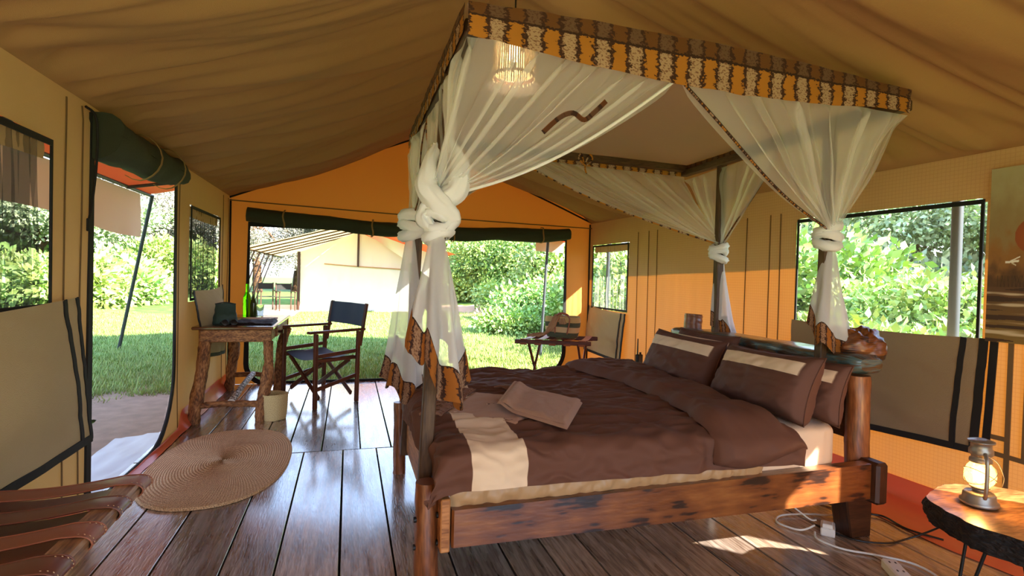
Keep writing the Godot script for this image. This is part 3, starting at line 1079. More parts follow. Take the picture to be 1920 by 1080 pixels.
func throw_blanket() -> void:
	var t := thing("throw_blanket", "tan woven throw folded over the foot of the bed, fringe hanging out", "blanket")
	var b := Mb.new()
	cloth_slab(b, [Vector3(0.385, 0.592, -2.3), Vector3(0.68, 0.592, -2.13), Vector3(0.97, 0.592, -2.5), Vector3(0.64, 0.592, -2.78)], 0.014, 161, 0.006, 30)
	obj("lower_fold", b, M.throw_wool, t)
	b = Mb.new()
	cloth_slab(b, [Vector3(0.64, 0.606, -2.33), Vector3(0.845, 0.6, -2.0), Vector3(1.1, 0.6, -2.42), Vector3(0.86, 0.606, -2.8)], 0.012, 163, 0.004, 36, func(a, c): return 0.022 * exp(-((a - 0.06) ** 2) / 0.012) + 0.012 * (1 - a))
	cloth_slab(b, [Vector3(0.655, 0.624, -2.33), Vector3(0.85, 0.614, -2.03), Vector3(1.09, 0.614, -2.42), Vector3(0.865, 0.624, -2.77)], 0.010, 165, 0.005, 36, func(a, c): return 0.022 * exp(-((a - 0.08) ** 2) / 0.012))
	obj("upper_fold", b, M.throw_wool, t)
	b = Mb.new()
	for i in 34:
		var f := i / 33.0
		var p0 := Vector3(0.385, 0.6, -2.3).lerp(Vector3(0.64, 0.6, -2.78), f)
		var d := Vector3(-0.05 - 0.04 * sin(i * 7.7), 0, -0.03 + 0.03 * sin(i * 3.1))
		b.tube(smooth([p0 + Vector3(0.01, 0.004, 0), p0 + d * 0.5 + Vector3(0, 0.012, 0), p0 + d + Vector3(0, 0.002 - maxf(0, -0.3 + f) * 0.0, 0)], 4), 0.006, 6, true, func(a, w): return 0.002 * sin(a * 30 + w))
	for i in 9:
		var p0 := Vector3(0.83 + 0.008 * i, 0.6, -2.79 + 0.004 * i)
		b.tube(smooth([p0, p0 + Vector3(-0.03, 0.012, -0.03), p0 + Vector3(-0.05 + 0.02 * sin(i * 5.0), 0.002, -0.06)], 4), 0.006, 6)
	obj("fringe", b, M.fringe_wool, t)
	t.get_node("fringe").set_meta("kind", "stuff")


# ---------------------------------------------------------------- mosquito net
func fan(b: Mb, A: Vector3, B: Vector3, T: Vector3, folds: int, sag: float, out: Vector3, sd: int, drop := 0.0) -> void:
	# a curtain half: hung from A to B, gathered into T; B is the free edge
	b.grid(folds * 22, 26, func(a, c):
		var top: Vector3 = A.lerp(B, a)
		top.y -= drop * sin(a * PI)
		var ph: float = a * folds * TAU + 4.0 * N(a * 3, c * 0.25, 0, sd)
		var wob := 0.6 * sin(ph) + 0.55 * sin(ph * 2.3 + 2.0 * N(a * 6, 0, 0, sd + 5)) * (0.5 + N(a * 5, 1, 0, sd + 6))
		var dir := (B - A).normalized()
		var end: Vector3 = T + dir * (a - 0.5) * 0.05 + Vector3(0, 0.015 * sin(a * 9), 0)
		var p: Vector3 = top.lerp(end, c)
		p.y -= sag * sin(c * PI) * a * a
		p += out * (0.035 * wob * (1 - c * 0.75) * smoothstep(0.0, 0.06, c) + 0.02 * N(a * 3, c * 1.5, 0, sd + 1))
		p += dir * (0.02 * cos(ph) + 0.012 * cos(ph * 2.3)) * (1 - c * 0.55) * smoothstep(0.0, 0.1, c)
		return p, 1, 1)


func tail(parent: Node3D, at: Vector3, bottom: float, half: Vector2, sd: int, folds: int, skew := Vector3.ZERO, step := 0.12, hem_h := 0.11, ph := 4.0) -> void:
	# cloth below a tie: a pleated skirt open on one side, its hem printed
	var y1 := func(a: float) -> float: return bottom + step * (0.5 + 0.5 * sin(a * TAU * 1.0 + ph)) + step * 0.7 * absf(fposmod(a * 3.0 + 0.1, 1.0) - 0.5) + 0.02 * sin(a * folds * TAU)
	var P := func(a: float, y: float) -> Vector3:
		var w := TAU * a * 1.08
		var f := clampf((at.y - y) / (at.y - bottom), 0.0, 1.2)
		var r := pow(f, 0.75)
		var pl := 1.0 + (0.24 + 0.22 * smoothstep(0.6, 1.0, f)) * sin(a * folds * TAU + 2.0 * N(a * 4, f, 0, sd)) * smoothstep(0.05, 0.5, f) + 0.25 * N(a * 3, f * 2, 0, sd + 9) * smoothstep(0.5, 1.0, f)
		return Vector3(at.x + cos(w) * (0.018 + half.x * r * pl), y, at.z + sin(w) * (0.018 + half.y * r * pl)) + skew * f * f
	var b := Mb.new()
	b.grid(folds * 10, 30, func(a, c): return P.call(a, lerpf(at.y, y1.call(a) + hem_h, c)), 1, 1)
	obj("tail", b, M.net_tail, parent)
	b = Mb.new()
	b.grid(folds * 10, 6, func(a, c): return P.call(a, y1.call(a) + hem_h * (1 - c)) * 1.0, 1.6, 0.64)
	for k in b.t.size():
		b.t[k].y += 0.36
	obj("printed_hem", b, M.wax_print_back, parent)


func knot(parent: Node3D, at: Vector3, r: float, sd: int, tall := 0.07) -> void:
	var b := Mb.new()
	for k in 3:
		var pts := []
		for i in 25:
			var w := TAU * i / 24.0
			pts.append(at + Vector3(cos(w) * r, (k - 1) * tall * 0.5 + 0.016 * sin(w + k * 2 + sd), sin(w) * r))
		b.tube(pts, tall * 0.34, 20, false, func(a, w): return 0.006 * N(a * 6, cos(w), sin(w), sd + k) + 0.002 * sin(w * 6 + a * 16) + 0.0015 * sin(w * 11 - a * 10))
	obj("knot", b, M.net_dense, parent)


func net() -> void:
	var t := thing("mosquito_net", "white mosquito net with wax print valance, tied in knots to all four bedposts", "net")
	var c0 := Vector3(0.335, 2.0, -1.67)
	var c1 := Vector3(2.285, 2.0, -1.77)
	var c2 := Vector3(2.325, 2.0, -3.46)
	var c3 := Vector3(0.345, 2.0, -3.36)
	var b := Mb.new()
	b.grid(50, 50, func(a, c):
		var p := c0.lerp(c1, a).lerp(c3.lerp(c2, a), c)
		p.y = 2.045 - 0.02 * sin(a * PI) * sin(c * PI) + 0.006 * N(a * 4 + c * 2, c * 2, 0, 171)
		return p, 1, 1)
	obj("net_roof", b, M.net_roof, t)
	var k := 0
	for s in [[c0, c1, 0.10, Vector3(0, 0, 1)], [c1, c2, 0.075, Vector3.RIGHT], [c2, c3, 0.075, Vector3(0, 0, -1)], [c3, c0, 0.09, Vector3.LEFT]]:
		b = Mb.new()
		var L: float = s[0].distance_to(s[1])
		var near := k == 0
		var H: float = s[2]
		var o: Vector3 = s[3]
		var kk := k
		b.grid(80, 8, func(a, c):
			var p: Vector3 = s[0].lerp(s[1], a)
			var y1 := 2.045 + (0.025 * sin(a * PI) if near else 0.0) + 0.004 * N(a * 7, 0, 0, 175 + kk)
			var y0 := 2.045 - H + (-0.045 * sin(clampf(a * 1.1, 0, 1) * PI) if near else 0.0) - 0.006 * N(a * 9, 0, 0, 176 + kk)
			p.y = lerpf(y1, y0, c)
			return p + o * (0.012 + 0.006 * N(a * L * 5, c * 2, 0, 177 + kk)), L / 1.0, 1.0)
		obj("valance", b, M.wax_print, t)
		k += 1
	var T0 := Vector3(0.325, 1.5, -2.1)
	var T1 := Vector3(2.245, 1.46, -2.1)
	var T2 := Vector3(2.33, 1.45, -3.03)
	var T3 := Vector3(0.335, 1.5, -3.05)
	var low := Vector3(0, -0.06, 0)
	var m0 := c0.lerp(c1, 0.40) + low * 1.2
	var m1 := c1.lerp(c2, 0.45) + low * 0.6
	var m2 := c3.lerp(c2, 0.33) + low * 0.4
	var m3 := c0.lerp(c3, 0.55) + low
	for f in [[c0 + low, m0, T0, 7, 0.07, Vector3(0, 0, 1)], [c1 + low, m0, T1, 6, 0.04, Vector3(0, 0, 1)], [c1 + low, m1, T1, 5, 0.04, Vector3.RIGHT], [c2 + low, m1, T2, 5, 0.04, Vector3.RIGHT],
			[c2 + low * 0.6, m2, T2, 9, 0.05, Vector3(0, 0, -1)], [c3 + low, m2, T3, 5, 0.05, Vector3(0, 0, -1)], [c3 + low, m3, T3, 5, 0.03, Vector3.LEFT], [c0 + low, m3, T0, 5, 0.03, Vector3.LEFT]]:
		b = Mb.new()
		fan(b, f[0], f[1], f[2], f[3], f[4], f[5], 180 + k * 3)
		obj("curtain", b, M.net, t)
		# printed binding along the free edge
		b = Mb.new()
		var pts := []
		for i in 22:
			var c := i / 21.0
			var p: Vector3 = f[1].lerp(f[2], c)
			p.y -= f[4] * sin(c * PI)
			pts.append(p + f[5] * 0.01 * sin(c * 7.0))
		b.tube(pts, 0.004, 6, true, null, 1.6)
		obj("edge_binding", b, M.net_dense if k == 4 else M.wax_print, t)
		k += 1
	# bows that tie the valance to the far rail
	for x in [0.86, 1.5]:
		b = Mb.new()
		var o := Vector3(x, 1.985, -3.40)
		b.tube(smooth([o + Vector3(0.0, -0.02, 0.03), o + Vector3(-0.05, 0.02, 0.035), o + Vector3(-0.03, 0.05, 0.035), o + Vector3(0, -0.02, 0.03), o + Vector3(0.05, 0.02, 0.035), o + Vector3(0.03, 0.05, 0.035), o + Vector3(0, -0.02, 0.03), o + Vector3(0.015, -0.09, 0.03)], 5), 0.006, 6)
		obj("tie_bow", b, M.wax_print, t)
	# loose strap that dangles inside the near curtain
	b = Mb.new()
	b.ribbon(smooth([Vector3(0.589, 1.669, -1.660), Vector3(0.646, 1.723, -1.660), Vector3(0.692, 1.742, -1.660), Vector3(0.731, 1.724, -1.660), Vector3(0.768, 1.754, -1.660), Vector3(0.808, 1.794, -1.660)], 5), Vector3(0, 0, 1), 0.016, 0.002)
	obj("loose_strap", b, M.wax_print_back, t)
	# the twisted bundle at the near foot post, simple knots elsewhere
	b = Mb.new()
	for q in [[Vector3(0.36, 1.72, -2.08), Vector3(0.40, 1.62, -2.05), Vector3(0.385, 1.53, -2.05), Vector3(0.32, 1.47, -2.06), Vector3(0.275, 1.42, -2.08), Vector3(0.3, 1.37, -2.05)], [Vector3(0.31, 1.7, -2.1), Vector3(0.28, 1.6, -2.06), Vector3(0.275, 1.52, -2.05), Vector3(0.34, 1.45, -2.04), Vector3(0.375, 1.41, -2.06), Vector3(0.33, 1.36, -2.04)]]:
		var rr := []
		for i in 41:
			rr.append(0.036 * sqrt(sin(clampf(i / 40.0, 0.03, 0.97) * PI)) + 0.004)
		b.tube(smooth(q, 8), rr, 22, true, func(a, w): return 0.0032 * sin(w * 6 + a * 16) + 0.0022 * sin(w * 9 - a * 9) + 0.012 * N(a * 4, cos(w), sin(w), 190))
	obj("twisted_bundle", b, M.net_dense, t)
	knot(t, Vector3(0.325, 1.39, -2.085), 0.04, 1)
	knot(t, Vector3(0.325, 1.47, -3.05), 0.045, 2, 0.09)
	knot(t, Vector3(2.245, 1.44, -2.12), 0.045, 3)
	knot(t, Vector3(2.33, 1.4, -3.05), 0.04, 4)
	tail(t, Vector3(0.318, 1.37, -2.06), 0.71, Vector2(0.105, 0.105), 1, 8, Vector3(-0.01, 0, 0.03), 0.26, 0.12)
	tail(t, Vector3(0.32, 1.42, -3.03), 0.46, Vector2(0.095, 0.09), 3, 7, Vector3(-0.04, 0, 0.02), 0.2, 0.12)
	tail(t, Vector3(2.26, 1.4, -2.12), 0.76, Vector2(0.10, 0.08), 5, 6, Vector3(0.05, 0, -0.02), 0.2, 0.1)
	tail(t, Vector3(2.35, 1.37, -3.06), 0.72, Vector2(0.07, 0.06), 8, 5, Vector3(0.06, 0, 0), 0.22, 0.1)


# ---------------------------------------------------------------- furniture and small things
func furniture_materials() -> void:
	var Z := {"uv1_scale": Vector3(1.0, 4.0, 1)}
	mt("branch_wood", c8(226, 192, 154), 0.75, {"albedo_texture": M.bark_tex, "heightmap_texture": M.wood_h, "heightmap_scale": 0.4, "uv1_scale": Vector3(2, 3, 1)})
	mt("desk_top_wood", c8(150, 106, 76), 0.25, {"albedo_texture": M.wood_tex, "clearcoat": 0.6, "clearcoat_roughness": 0.12}.merged(Z))
	mt("apron_wood", c8(236, 200, 150), 0.6, {"albedo_texture": M.bark_tex, "uv1_scale": Vector3(3, 5, 1)})
	var bi := nz(128, 128, 201, 0.06, 3, 256, 128)
	mt("birch_bark", Color.WHITE, 0.7, {"albedo_texture": ramp(256, 128, [[bi, 1.0]], [[0.0, c8(60, 48, 40)], [0.35, c8(130, 110, 98)], [0.5, c8(196, 184, 172)], [1.0, c8(240, 234, 226)]], 1.8), "uv1_scale": Vector3(3, 4, 1)})
	mt("red_wood", c8(126, 80, 62), 0.45, {"albedo_texture": M.wood_tex}.merged(Z))
	mt("navy_canvas", c8(52, 66, 88), 0.8, {"backlight": Color(0.16, 0.24, 0.34), "heightmap_texture": M.cloth_h, "heightmap_scale": 0.08, "uv1_scale": Vector3(6, 6, 6)})
	mt("leather", c8(150, 84, 56), 0.45, {"heightmap_texture": M.cloth_h, "heightmap_scale": 0.06, "uv1_scale": Vector3(8, 8, 8), "clearcoat": 0.25, "clearcoat_roughness": 0.4})
	mt("dark_leather", c8(112, 60, 42), 0.4, {"clearcoat": 0.3, "clearcoat_roughness": 0.35})
	mt("grey_wood", c8(214, 202, 188), 0.5, {"albedo_texture": M.wood_tex}.merged(Z))
	mt("thread", c8(196, 160, 120), 0.8)
	var st := nz(256, 256, 205, 0.12, 3)
	mt("jute", c8(248, 230, 206), 0.95, {"albedo_texture": ramp(256, 256, [[st, 1.0]], [[0.0, c8(136, 108, 80)], [0.5, c8(214, 186, 150)], [1.0, c8(248, 230, 200)]], 1.6), "uv1_scale": Vector3(6, 6, 6)})
	mt("straw", Color.WHITE, 0.9, {"albedo_texture": ramp(256, 256, [[st, 1.0]], [[0.0, c8(160, 132, 82)], [0.5, c8(208, 182, 124)], [1.0, c8(236, 216, 164)]], 1.5), "uv1_scale": Vector3(5, 5, 5)})
	mt("straw_green", c8(84, 92, 72), 0.9)
	mt("straw_pale", c8(214, 186, 140), 0.9)
	mt("bag_green", c8(38, 66, 58), 0.55, {"heightmap_texture": M.cloth_h, "heightmap_scale": 0.3, "uv1_scale": Vector3(3, 3, 3)})
	mt("bottle_glass", Color(0.45, 0.95, 0.08, 0.12), 0.05, {"refraction_enabled": true, "refraction_scale": 0.02})
	mt("clear_glass", Color(0.95, 0.97, 0.95, 0.08), 0.03, {"refraction_enabled": true, "refraction_scale": 0.05})
	mt("lamp_glass", Color(1, 0.97, 0.9, 0.12), 0.05, {"transparency": 1})
	mt("label_paper", c8(214, 206, 170), 0.7)
	mt("paper", c8(190, 162, 120), 0.7)
	mt("black_cloth", c8(36, 40, 48), 0.8, {"albedo_texture": ramp(256, 256, [[st, 1.0]], [[0.0, c8(30, 34, 40)], [0.55, c8(70, 78, 92)], [0.62, c8(190, 196, 206)], [1.0, c8(220, 224, 230)]], 2.4), "uv1_scale": Vector3(2, 2, 2)})
	mt("black_plastic", c8(24, 24, 26), 0.35)
	mt("white_plastic", c8(222, 218, 210), 0.4)
	mt("grey_metal", c8(150, 142, 130), 0.42, {"metallic": 0.85})
	mt("black_bark", c8(44, 34, 28), 0.85, {"albedo_texture": M.bark_tex, "heightmap_texture": M.wood_h, "heightmap_scale": 1.5, "uv1_scale": Vector3(3, 3, 1)})
	mt("slab_top", c8(214, 182, 140), 0.3, {"albedo_texture": M.wood_tex, "clearcoat": 0.5, "clearcoat_roughness": 0.2, "uv1_scale": Vector3(1.4, 3, 1)})
	mt("hairpin_iron", c8(26, 25, 25), 0.5, {"metallic": 0.6})
	mt("lamp_glow", c8(255, 236, 190), 0.5, {"emission_enabled": true, "emission": c8(255, 214, 140), "emission_energy_multiplier": 1.3})
	mt("bulb_glow", c8(255, 248, 235), 0.5, {"emission_enabled": true, "emission": c8(255, 244, 224), "emission_energy_multiplier": 1.3})
	mt("reed", c8(226, 206, 158), 0.8, {"backlight": Color(0.6, 0.52, 0.34)})
	mt("rope_beige", c8(176, 140, 104), 0.9)


func furniture() -> void:
	rug()
	desk()
	chair()
	basket()
	strap_chair()
	rack()
	bedside()
	pendant()
	floor_things()
	painting()


func rug() -> void:
	var b := Mb.new()
	var rings := 30
	b.grid(420, rings * 4, func(a, c):
		var w: float = TAU * a
		var r: float = 1.0 - c * 0.995
		var n := 2.35
		var k := pow(pow(absf(cos(w)), n) + pow(absf(sin(w)), n), -1.0 / n)
		var x: float = -0.73 + cos(w) * k * 0.395 * r
		var z: float = -3.735 - sin(w) * k * 0.715 * r
		var y := 0.011 + 0.0026 * absf(sin(r * rings * PI)) + 0.0016 * sin(w * 150 + floor(r * rings) * 2.0)
		y += 0.016 * exp(-((x + 0.62) ** 2 / 0.02 + (z + 4.0) ** 2 / 0.006)) + 0.016 * exp(-((x + 0.66) ** 2 / 0.02 + (z + 3.62) ** 2 / 0.004))
		y += 0.008 * maxf(0, N(x * 3, z * 3, 0, 211))
		if c < 0.004:
			y = 0.001
		return Vector3(x, y, z), 4.5, 0.6, true)
	for k in b.v.size():
		b.t[k] = Vector2(b.v[k].x, b.v[k].z)
	tag(obj("woven_rug", b, M.jute), "oval coiled jute rug on the floorboards inside the side doorway", "rug")


func desk() -> void:
	var t := thing("writing_desk", "rustic writing desk on knotty branch legs against the left tent wall", "desk")
	var b := Mb.new()
	b.box(Vector3(-0.885, 0.73, -5.53), Vector3(0.6, 0.025, 1.37), 0.006)
	obj("desk_top", b, M.desk_top_wood, t)
	b = Mb.new()
	b.box(Vector3(-0.865, 0.667, -4.88), Vector3(0.53, 0.1, 0.03), 0.005)
	obj("apron", b, M.apron_wood, t)
	b = Mb.new()
	b.box(Vector3(-0.865, 0.667, -6.18), Vector3(0.53, 0.1, 0.03), 0.005)
	obj("apron", b, M.apron_wood, t)
	for x in [-0.625, -1.13]:
		b = Mb.new()
		b.box(Vector3(x, 0.667, -5.53), Vector3(0.03, 0.1, 1.27), 0.005)
		obj("apron", b, M.apron_wood, t)
	b = Mb.new()
	b.box(Vector3(-0.603, 0.667, -5.5), Vector3(0.02, 0.085, 0.6), 0.004)
	var dr := obj("drawer", b, M.apron_wood, t)
	b = Mb.new()
	b.tube([Vector3(-0.594, 0.665, -5.25), Vector3(-0.57, 0.665, -5.25), Vector3(-0.55, 0.665, -5.25)], [0.012, 0.012, 0.02], 12)
	obj("knob", b, M.dark_wood, dr)
	var legs := [
		[[Vector3(-1.135, 0, -4.735), Vector3(-1.12, 0.15, -4.74), Vector3(-1.10, 0.36, -4.79), Vector3(-1.085, 0.62, -4.86)], [0.042, 0.048, 0.044, 0.05]],
		[[Vector3(-0.662, 0, -4.73), Vector3(-0.645, 0.17, -4.74), Vector3(-0.618, 0.32, -4.77), Vector3(-0.612, 0.46, -4.81), Vector3(-0.625, 0.62, -4.86)], [0.036, 0.04, 0.05, 0.036, 0.04]],
		[[Vector3(-1.12, 0, -5.99), Vector3(-1.10, 0.25, -6.0), Vector3(-1.085, 0.42, -6.02), Vector3(-1.11, 0.62, -6.05)], [0.048, 0.046, 0.056, 0.05]],
		[[Vector3(-0.665, 0, -5.93), Vector3(-0.66, 0.3, -5.96), Vector3(-0.63, 0.5, -6.0), Vector3(-0.6, 0.62, -6.05)], [0.042, 0.038, 0.042, 0.044]]]
	for k in 4:
		b = Mb.new()
		branch(b, legs[k][0], legs[k][1], 221 + k * 3, 0.22, 14)
		obj("leg", b, M.branch_wood, t)
	b = Mb.new()
	branch(b, [Vector3(-1.1, 0.135, -4.74), Vector3(-0.9, 0.15, -4.73), Vector3(-0.66, 0.135, -4.74)], [0.022, 0.026, 0.024], 235, 0.2, 10)
	obj("stretcher", b, M.branch_wood, t)
	b = Mb.new()
	branch(b, [Vector3(-1.1, 0.155, -5.98), Vector3(-0.9, 0.16, -5.97), Vector3(-0.67, 0.15, -5.95)], [0.022, 0.024, 0.022], 237, 0.15, 10)
	obj("stretcher", b, M.branch_wood, t)
	b = Mb.new()
	branch(b, [Vector3(-0.865, 0.165, -4.72), Vector3(-0.88, 0.175, -5.2), Vector3(-0.90, 0.17, -5.96)], [0.026, 0.025, 0.026], 239, 0.15, 12)
	obj("stretcher", b, M.birch_bark, t, "white birch-bark stretcher")
	# things on the desk
	var top := 0.7435
	var g := thing("toiletry_bag", "dark green soft pouch with a zipped top standing on the desk", "bag", Vector3(-0.99, top, -5.08))
	b = Mb.new()
	b.grid(40, 24, func(a, c):
		var w: float = TAU * a
		var n := 3.0
		var k := pow(pow(absf(cos(w)), n) + pow(absf(sin(w)), n), -1.0 / n)
		var f: float = c
		var sx := lerpf(0.095, 0.075, f) * (1.0 if f < 0.96 else 0.97)
		var sz := lerpf(0.05, 0.012, smoothstep(0.2, 1.0, f))
		if c < 0.04:
			sx *= 0.92
			sz *= 0.9
		var wr := 1.0 + 0.10 * N(cos(w) * 1.6, f * 2.2, sin(w) * 1.6, 241)
		return Vector3(cos(w) * k * sx * wr, f * 0.18 - 0.012 * absf(cos(w)) * f, -sin(w) * k * sz * wr - 0.01 * f), 0.5, 0.2, true)
	b.tri3(Vector3(-0.08, 0.001, 0.04), Vector3(0.08, 0.001, -0.04), Vector3(0.08, 0.001, 0.04))
	obj("pouch", b, M.bag_green, g)
	b = Mb.new()
	b.tube(smooth([Vector3(-0.08, 0.17, -0.01), Vector3(0, 0.184, -0.01), Vector3(0.08, 0.17, -0.01)], 5), 0.005, 6)
	obj("zip", b, M.black_plastic, g)
	var w := thing("wine_bottle", "tall bright green glass bottle at the back of the desk", "bottle", Vector3(-0.96, top, -5.93))
	b = Mb.new()
	b.lathe([Vector2(0.001, 0.001), Vector2(0.034, 0.0), Vector2(0.038, 0.008), Vector2(0.038, 0.17), Vector2(0.034, 0.2), Vector2(0.018, 0.24), Vector2(0.0145, 0.26), Vector2(0.0145, 0.31), Vector2(0.017, 0.312), Vector2(0.017, 0.325), Vector2(0.001, 0.326)], 28)
	obj("bottle_body", b, M.bottle_glass, w)
	var w2 := thing("dark_bottle", "slim dark green bottle standing just right of the bright one on the desk", "bottle", Vector3(-0.895, top, -5.88))
	b = Mb.new()
	b.lathe([Vector2(0.001, 0.001), Vector2(0.028, 0.0), Vector2(0.031, 0.006), Vector2(0.031, 0.13), Vector2(0.022, 0.165), Vector2(0.013, 0.19), Vector2(0.012, 0.24), Vector2(0.014, 0.242), Vector2(0.014, 0.252), Vector2(0.001, 0.253)], 24)
	obj("bottle_body", b, mt("olive_glass", c8(58, 78, 30), 0.1), w2)
	b = Mb.new()
	b.lathe([Vector2(0.015, 0.225), Vector2(0.0155, 0.226), Vector2(0.0155, 0.254), Vector2(0.001, 0.255)], 16)
	obj("cap", b, M.grey_metal, w2)
	var gl := thing("drinking_glass", "clear drinking glass beside the bottles on the desk", "glass", Vector3(-0.83, top, -5.84))
	b = Mb.new()
	b.lathe([Vector2(0.001, 0.0), Vector2(0.029, 0.0), Vector2(0.031, 0.004), Vector2(0.037, 0.125), Vector2(0.0345, 0.125), Vector2(0.028, 0.012), Vector2(0.001, 0.012)], 24)
	obj("tumbler", b, M.clear_glass, gl)
	var fo := thing("folder", "flat tan folder lying on the desk behind the dark cloth", "folder", Vector3(-0.86, top, -5.62), 0.05)
	b = Mb.new()
	b.box(Vector3(0, 0.004, 0), Vector3(0.42, 0.006, 0.3), 0.002)
	obj("cover", b, M.paper, fo)
	b = Mb.new()
	b.box(Vector3(0.05, 0.0095, 0.02), Vector3(0.26, 0.004, 0.2), 0.001)
	obj("sheets", b, M.label_paper, fo)
	b = Mb.new()
	var q := [Vector3(-0.95, top + 0.001, -5.02), Vector3(-0.61, top + 0.001, -4.98), Vector3(-0.615, top + 0.001, -5.42), Vector3(-0.93, top + 0.001, -5.46)]
	cloth_slab(b, q, 0.018, 251, 0.012, 30)
	tag(obj("patterned_cloth", b, M.black_cloth), "dark patterned cloth bundled on the near right of the desk", "cloth")
	var sg := thing("sunglasses", "pair of dark sunglasses lying before the green pouch", "sunglasses", Vector3(-0.93, top + 0.004, -4.95), 0.3)
	for s in [-1, 1]:
		b = Mb.new()
		b.lathe([Vector2(0.001, -0.003), Vector2(0.022, -0.002), Vector2(0.026, 0.0), Vector2(0.022, 0.003), Vector2(0.001, 0.004)], 18, Vector3(s * 0.032, 0.022, 0.0), Basis(Vector3.RIGHT, 1.2))
		obj("lens", b, M.black_plastic, sg)
		b = Mb.new()
		b.tube(smooth([Vector3(s * 0.058, 0.026, 0), Vector3(s * 0.06, 0.02, -0.06), Vector3(s * 0.055, 0.002, -0.12)], 5), 0.003, 6)
		obj("temple", b, M.black_plastic, sg)
	b = Mb.new()
	b.tube([Vector3(-0.01, 0.028, 0), Vector3(0, 0.031, 0.001), Vector3(0.01, 0.028, 0)], 0.003, 6)
	obj("bridge", b, M.black_plastic, sg)


func chair() -> void:
	var A := Vector3(-0.262, 0, -5.031)   # front, near side
	var B := Vector3(0.091, 0, -5.3)      # back, near side
	var D := Vector3(-0.58, 0, -5.62)     # front, far side
	var C := B + D - A
	var t := thing("directors_chair", "folding wooden chair with navy canvas seat and back facing the desk", "chair")
	var fwd := (B - A).normalized()
	var acr := (D - A).normalized()
	var b: Mb
	for side in [[A, B], [D, C]]:
		b = Mb.new()
		beam(b, side[0], side[0] + Vector3(0, 0.66, 0), 0.036, 0.03, 0.004, fwd)
		obj("leg", b, M.red_wood, t)
		b = Mb.new()
		beam(b, side[1], side[1] + Vector3(0, 0.66, 0) + fwd * 0.01, 0.036, 0.03, 0.004, fwd)
		obj("leg", b, M.red_wood, t)
		b = Mb.new()
		b.box((side[0] + side[1]) / 2 + Vector3(0, 0.675, 0) + fwd * 0.0, Vector3(0.60, 0.022, 0.055), 0.008, Basis(fwd, Vector3.UP, fwd.cross(Vector3.UP)))
		obj("armrest", b, M.red_wood, t)
		for y in [0.17, 0.46]:
			b = Mb.new()
			beam(b, side[0] + Vector3(0, y, 0) + fwd * 0.015, side[1] + Vector3(0, y + (0.08 if y < 0.3 else 0.02), 0) - fwd * 0.015, 0.034, 0.016, 0.003, Vector3.UP)
			obj("side_rail", b, M.red_wood, t)
		b = Mb.new()
		beam(b, side[1] + Vector3(0, 0.52, 0) + fwd * 0.03, side[1] + Vector3(0, 0.915, 0) + fwd * 0.10, 0.032, 0.022, 0.004, fwd)
		obj("back_post", b, M.red_wood, t)
	for e in [[A, D, 0.05], [B, C, -0.05]]:
		var o: Vector3 = fwd * e[2]
		b = Mb.new()
		beam(b, e[0] + o + Vector3(0, 0.08, 0) + acr * 0.02, e[1] + o + Vector3(0, 0.40, 0) - acr * 0.03, 0.04, 0.02, 0.004, Vector3.UP)
		obj("cross_leg", b, M.red_wood, t)
		b = Mb.new()
		beam(b, e[1] + o * 1.4 + Vector3(0, 0.08, 0) - acr * 0.02, e[0] + o * 1.4 + Vector3(0, 0.40, 0) + acr * 0.03, 0.04, 0.02, 0.004, Vector3.UP)
		obj("cross_leg", b, M.red_wood, t)
	for s in [[A, B, 0.035], [D, C, -0.035]]:
		b = Mb.new()
		beam(b, s[0] + Vector3(0, 0.415, 0) + acr * s[2], s[1] + Vector3(0, 0.415, 0) + acr * s[2], 0.034, 0.03, 0.004, Vector3.UP)
		obj("seat_rail", b, M.red_wood, t)
	b = Mb.new()
	var p0 := A + Vector3(0, 0.438, 0) + acr * 0.02 + fwd * 0.01
	b.grid(20, 16, func(a, c):
		var p: Vector3 = p0 + (D - A - acr * 0.04) * c + (B - A - fwd * 0.02) * a
		p.y -= 0.035 * sin(c * PI) * (0.8 + 0.4 * (1 - a)) - 0.004 * sin(a * 9)
		return p, 0.4, 0.6)
	obj("seat", b, M.navy_canvas, t)
	b = Mb.new()
	b.grid(20, 14, func(a, c):
		var lo := lerpf(0.70, 0.91, c)
		var k := (lo - 0.52) / 0.395
		var p: Vector3 = B.lerp(C, a) + fwd * (0.03 + 0.07 * k) + Vector3(0, lo, 0)
		p += (acr * (-0.022) if a < 0.5 else acr * 0.022) * absf(a - 0.5) * 2
		p += fwd * (0.03 * sin(a * PI) + 0.004 * sin(a * 16)) - fwd * 0.016
		return p, 0.6, 0.2)
	obj("back", b, M.navy_canvas, t)


func basket() -> void:
	var t := thing("waste_basket", "small round woven straw basket on the floor by the desk leg", "basket", Vector3(-0.555, 0.001, -4.77))
	var b := Mb.new()
	var prof := []
	for i in 25:
		var f := i / 24.0
		prof.append(Vector2(0.082 + 0.018 * pow(f, 0.6) + 0.0022 * absf(sin(f * 24 * PI / 2)), f * 0.205))
	prof.append(Vector2(0.094, 0.208))
	for i in 8:
		prof.append(Vector2(0.092 - 0.012 * i / 7.0, 0.2 - 0.19 * i / 7.0))
	prof.append(Vector2(0.001, 0.008))
	b.lathe(prof, 40)
	for k in b.v.size():
		var p := b.v[k]
		b.v[k] = Vector3(p.x * (1 + 0.02 * sin(p.y * 20)), p.y + 0.004 * sin(atan2(p.z, p.x) * 2), p.z)
		b.t[k] = Vector2(atan2(p.z, p.x) * 0.1, p.y)
	obj("woven_body", b, M.straw, t)
	b = Mb.new()
	var ring := []
	for i in 41:
		var w := TAU * i / 40.0
		ring.append(Vector3(cos(w) * 0.1, 0.207 + 0.004 * sin(w * 2), sin(w) * 0.1))
	b.tube(ring, 0.005, 8, false, func(a, w): return 0.0012 * sin(a * 200 + w * 2))
	obj("rim", b, M.straw, t)


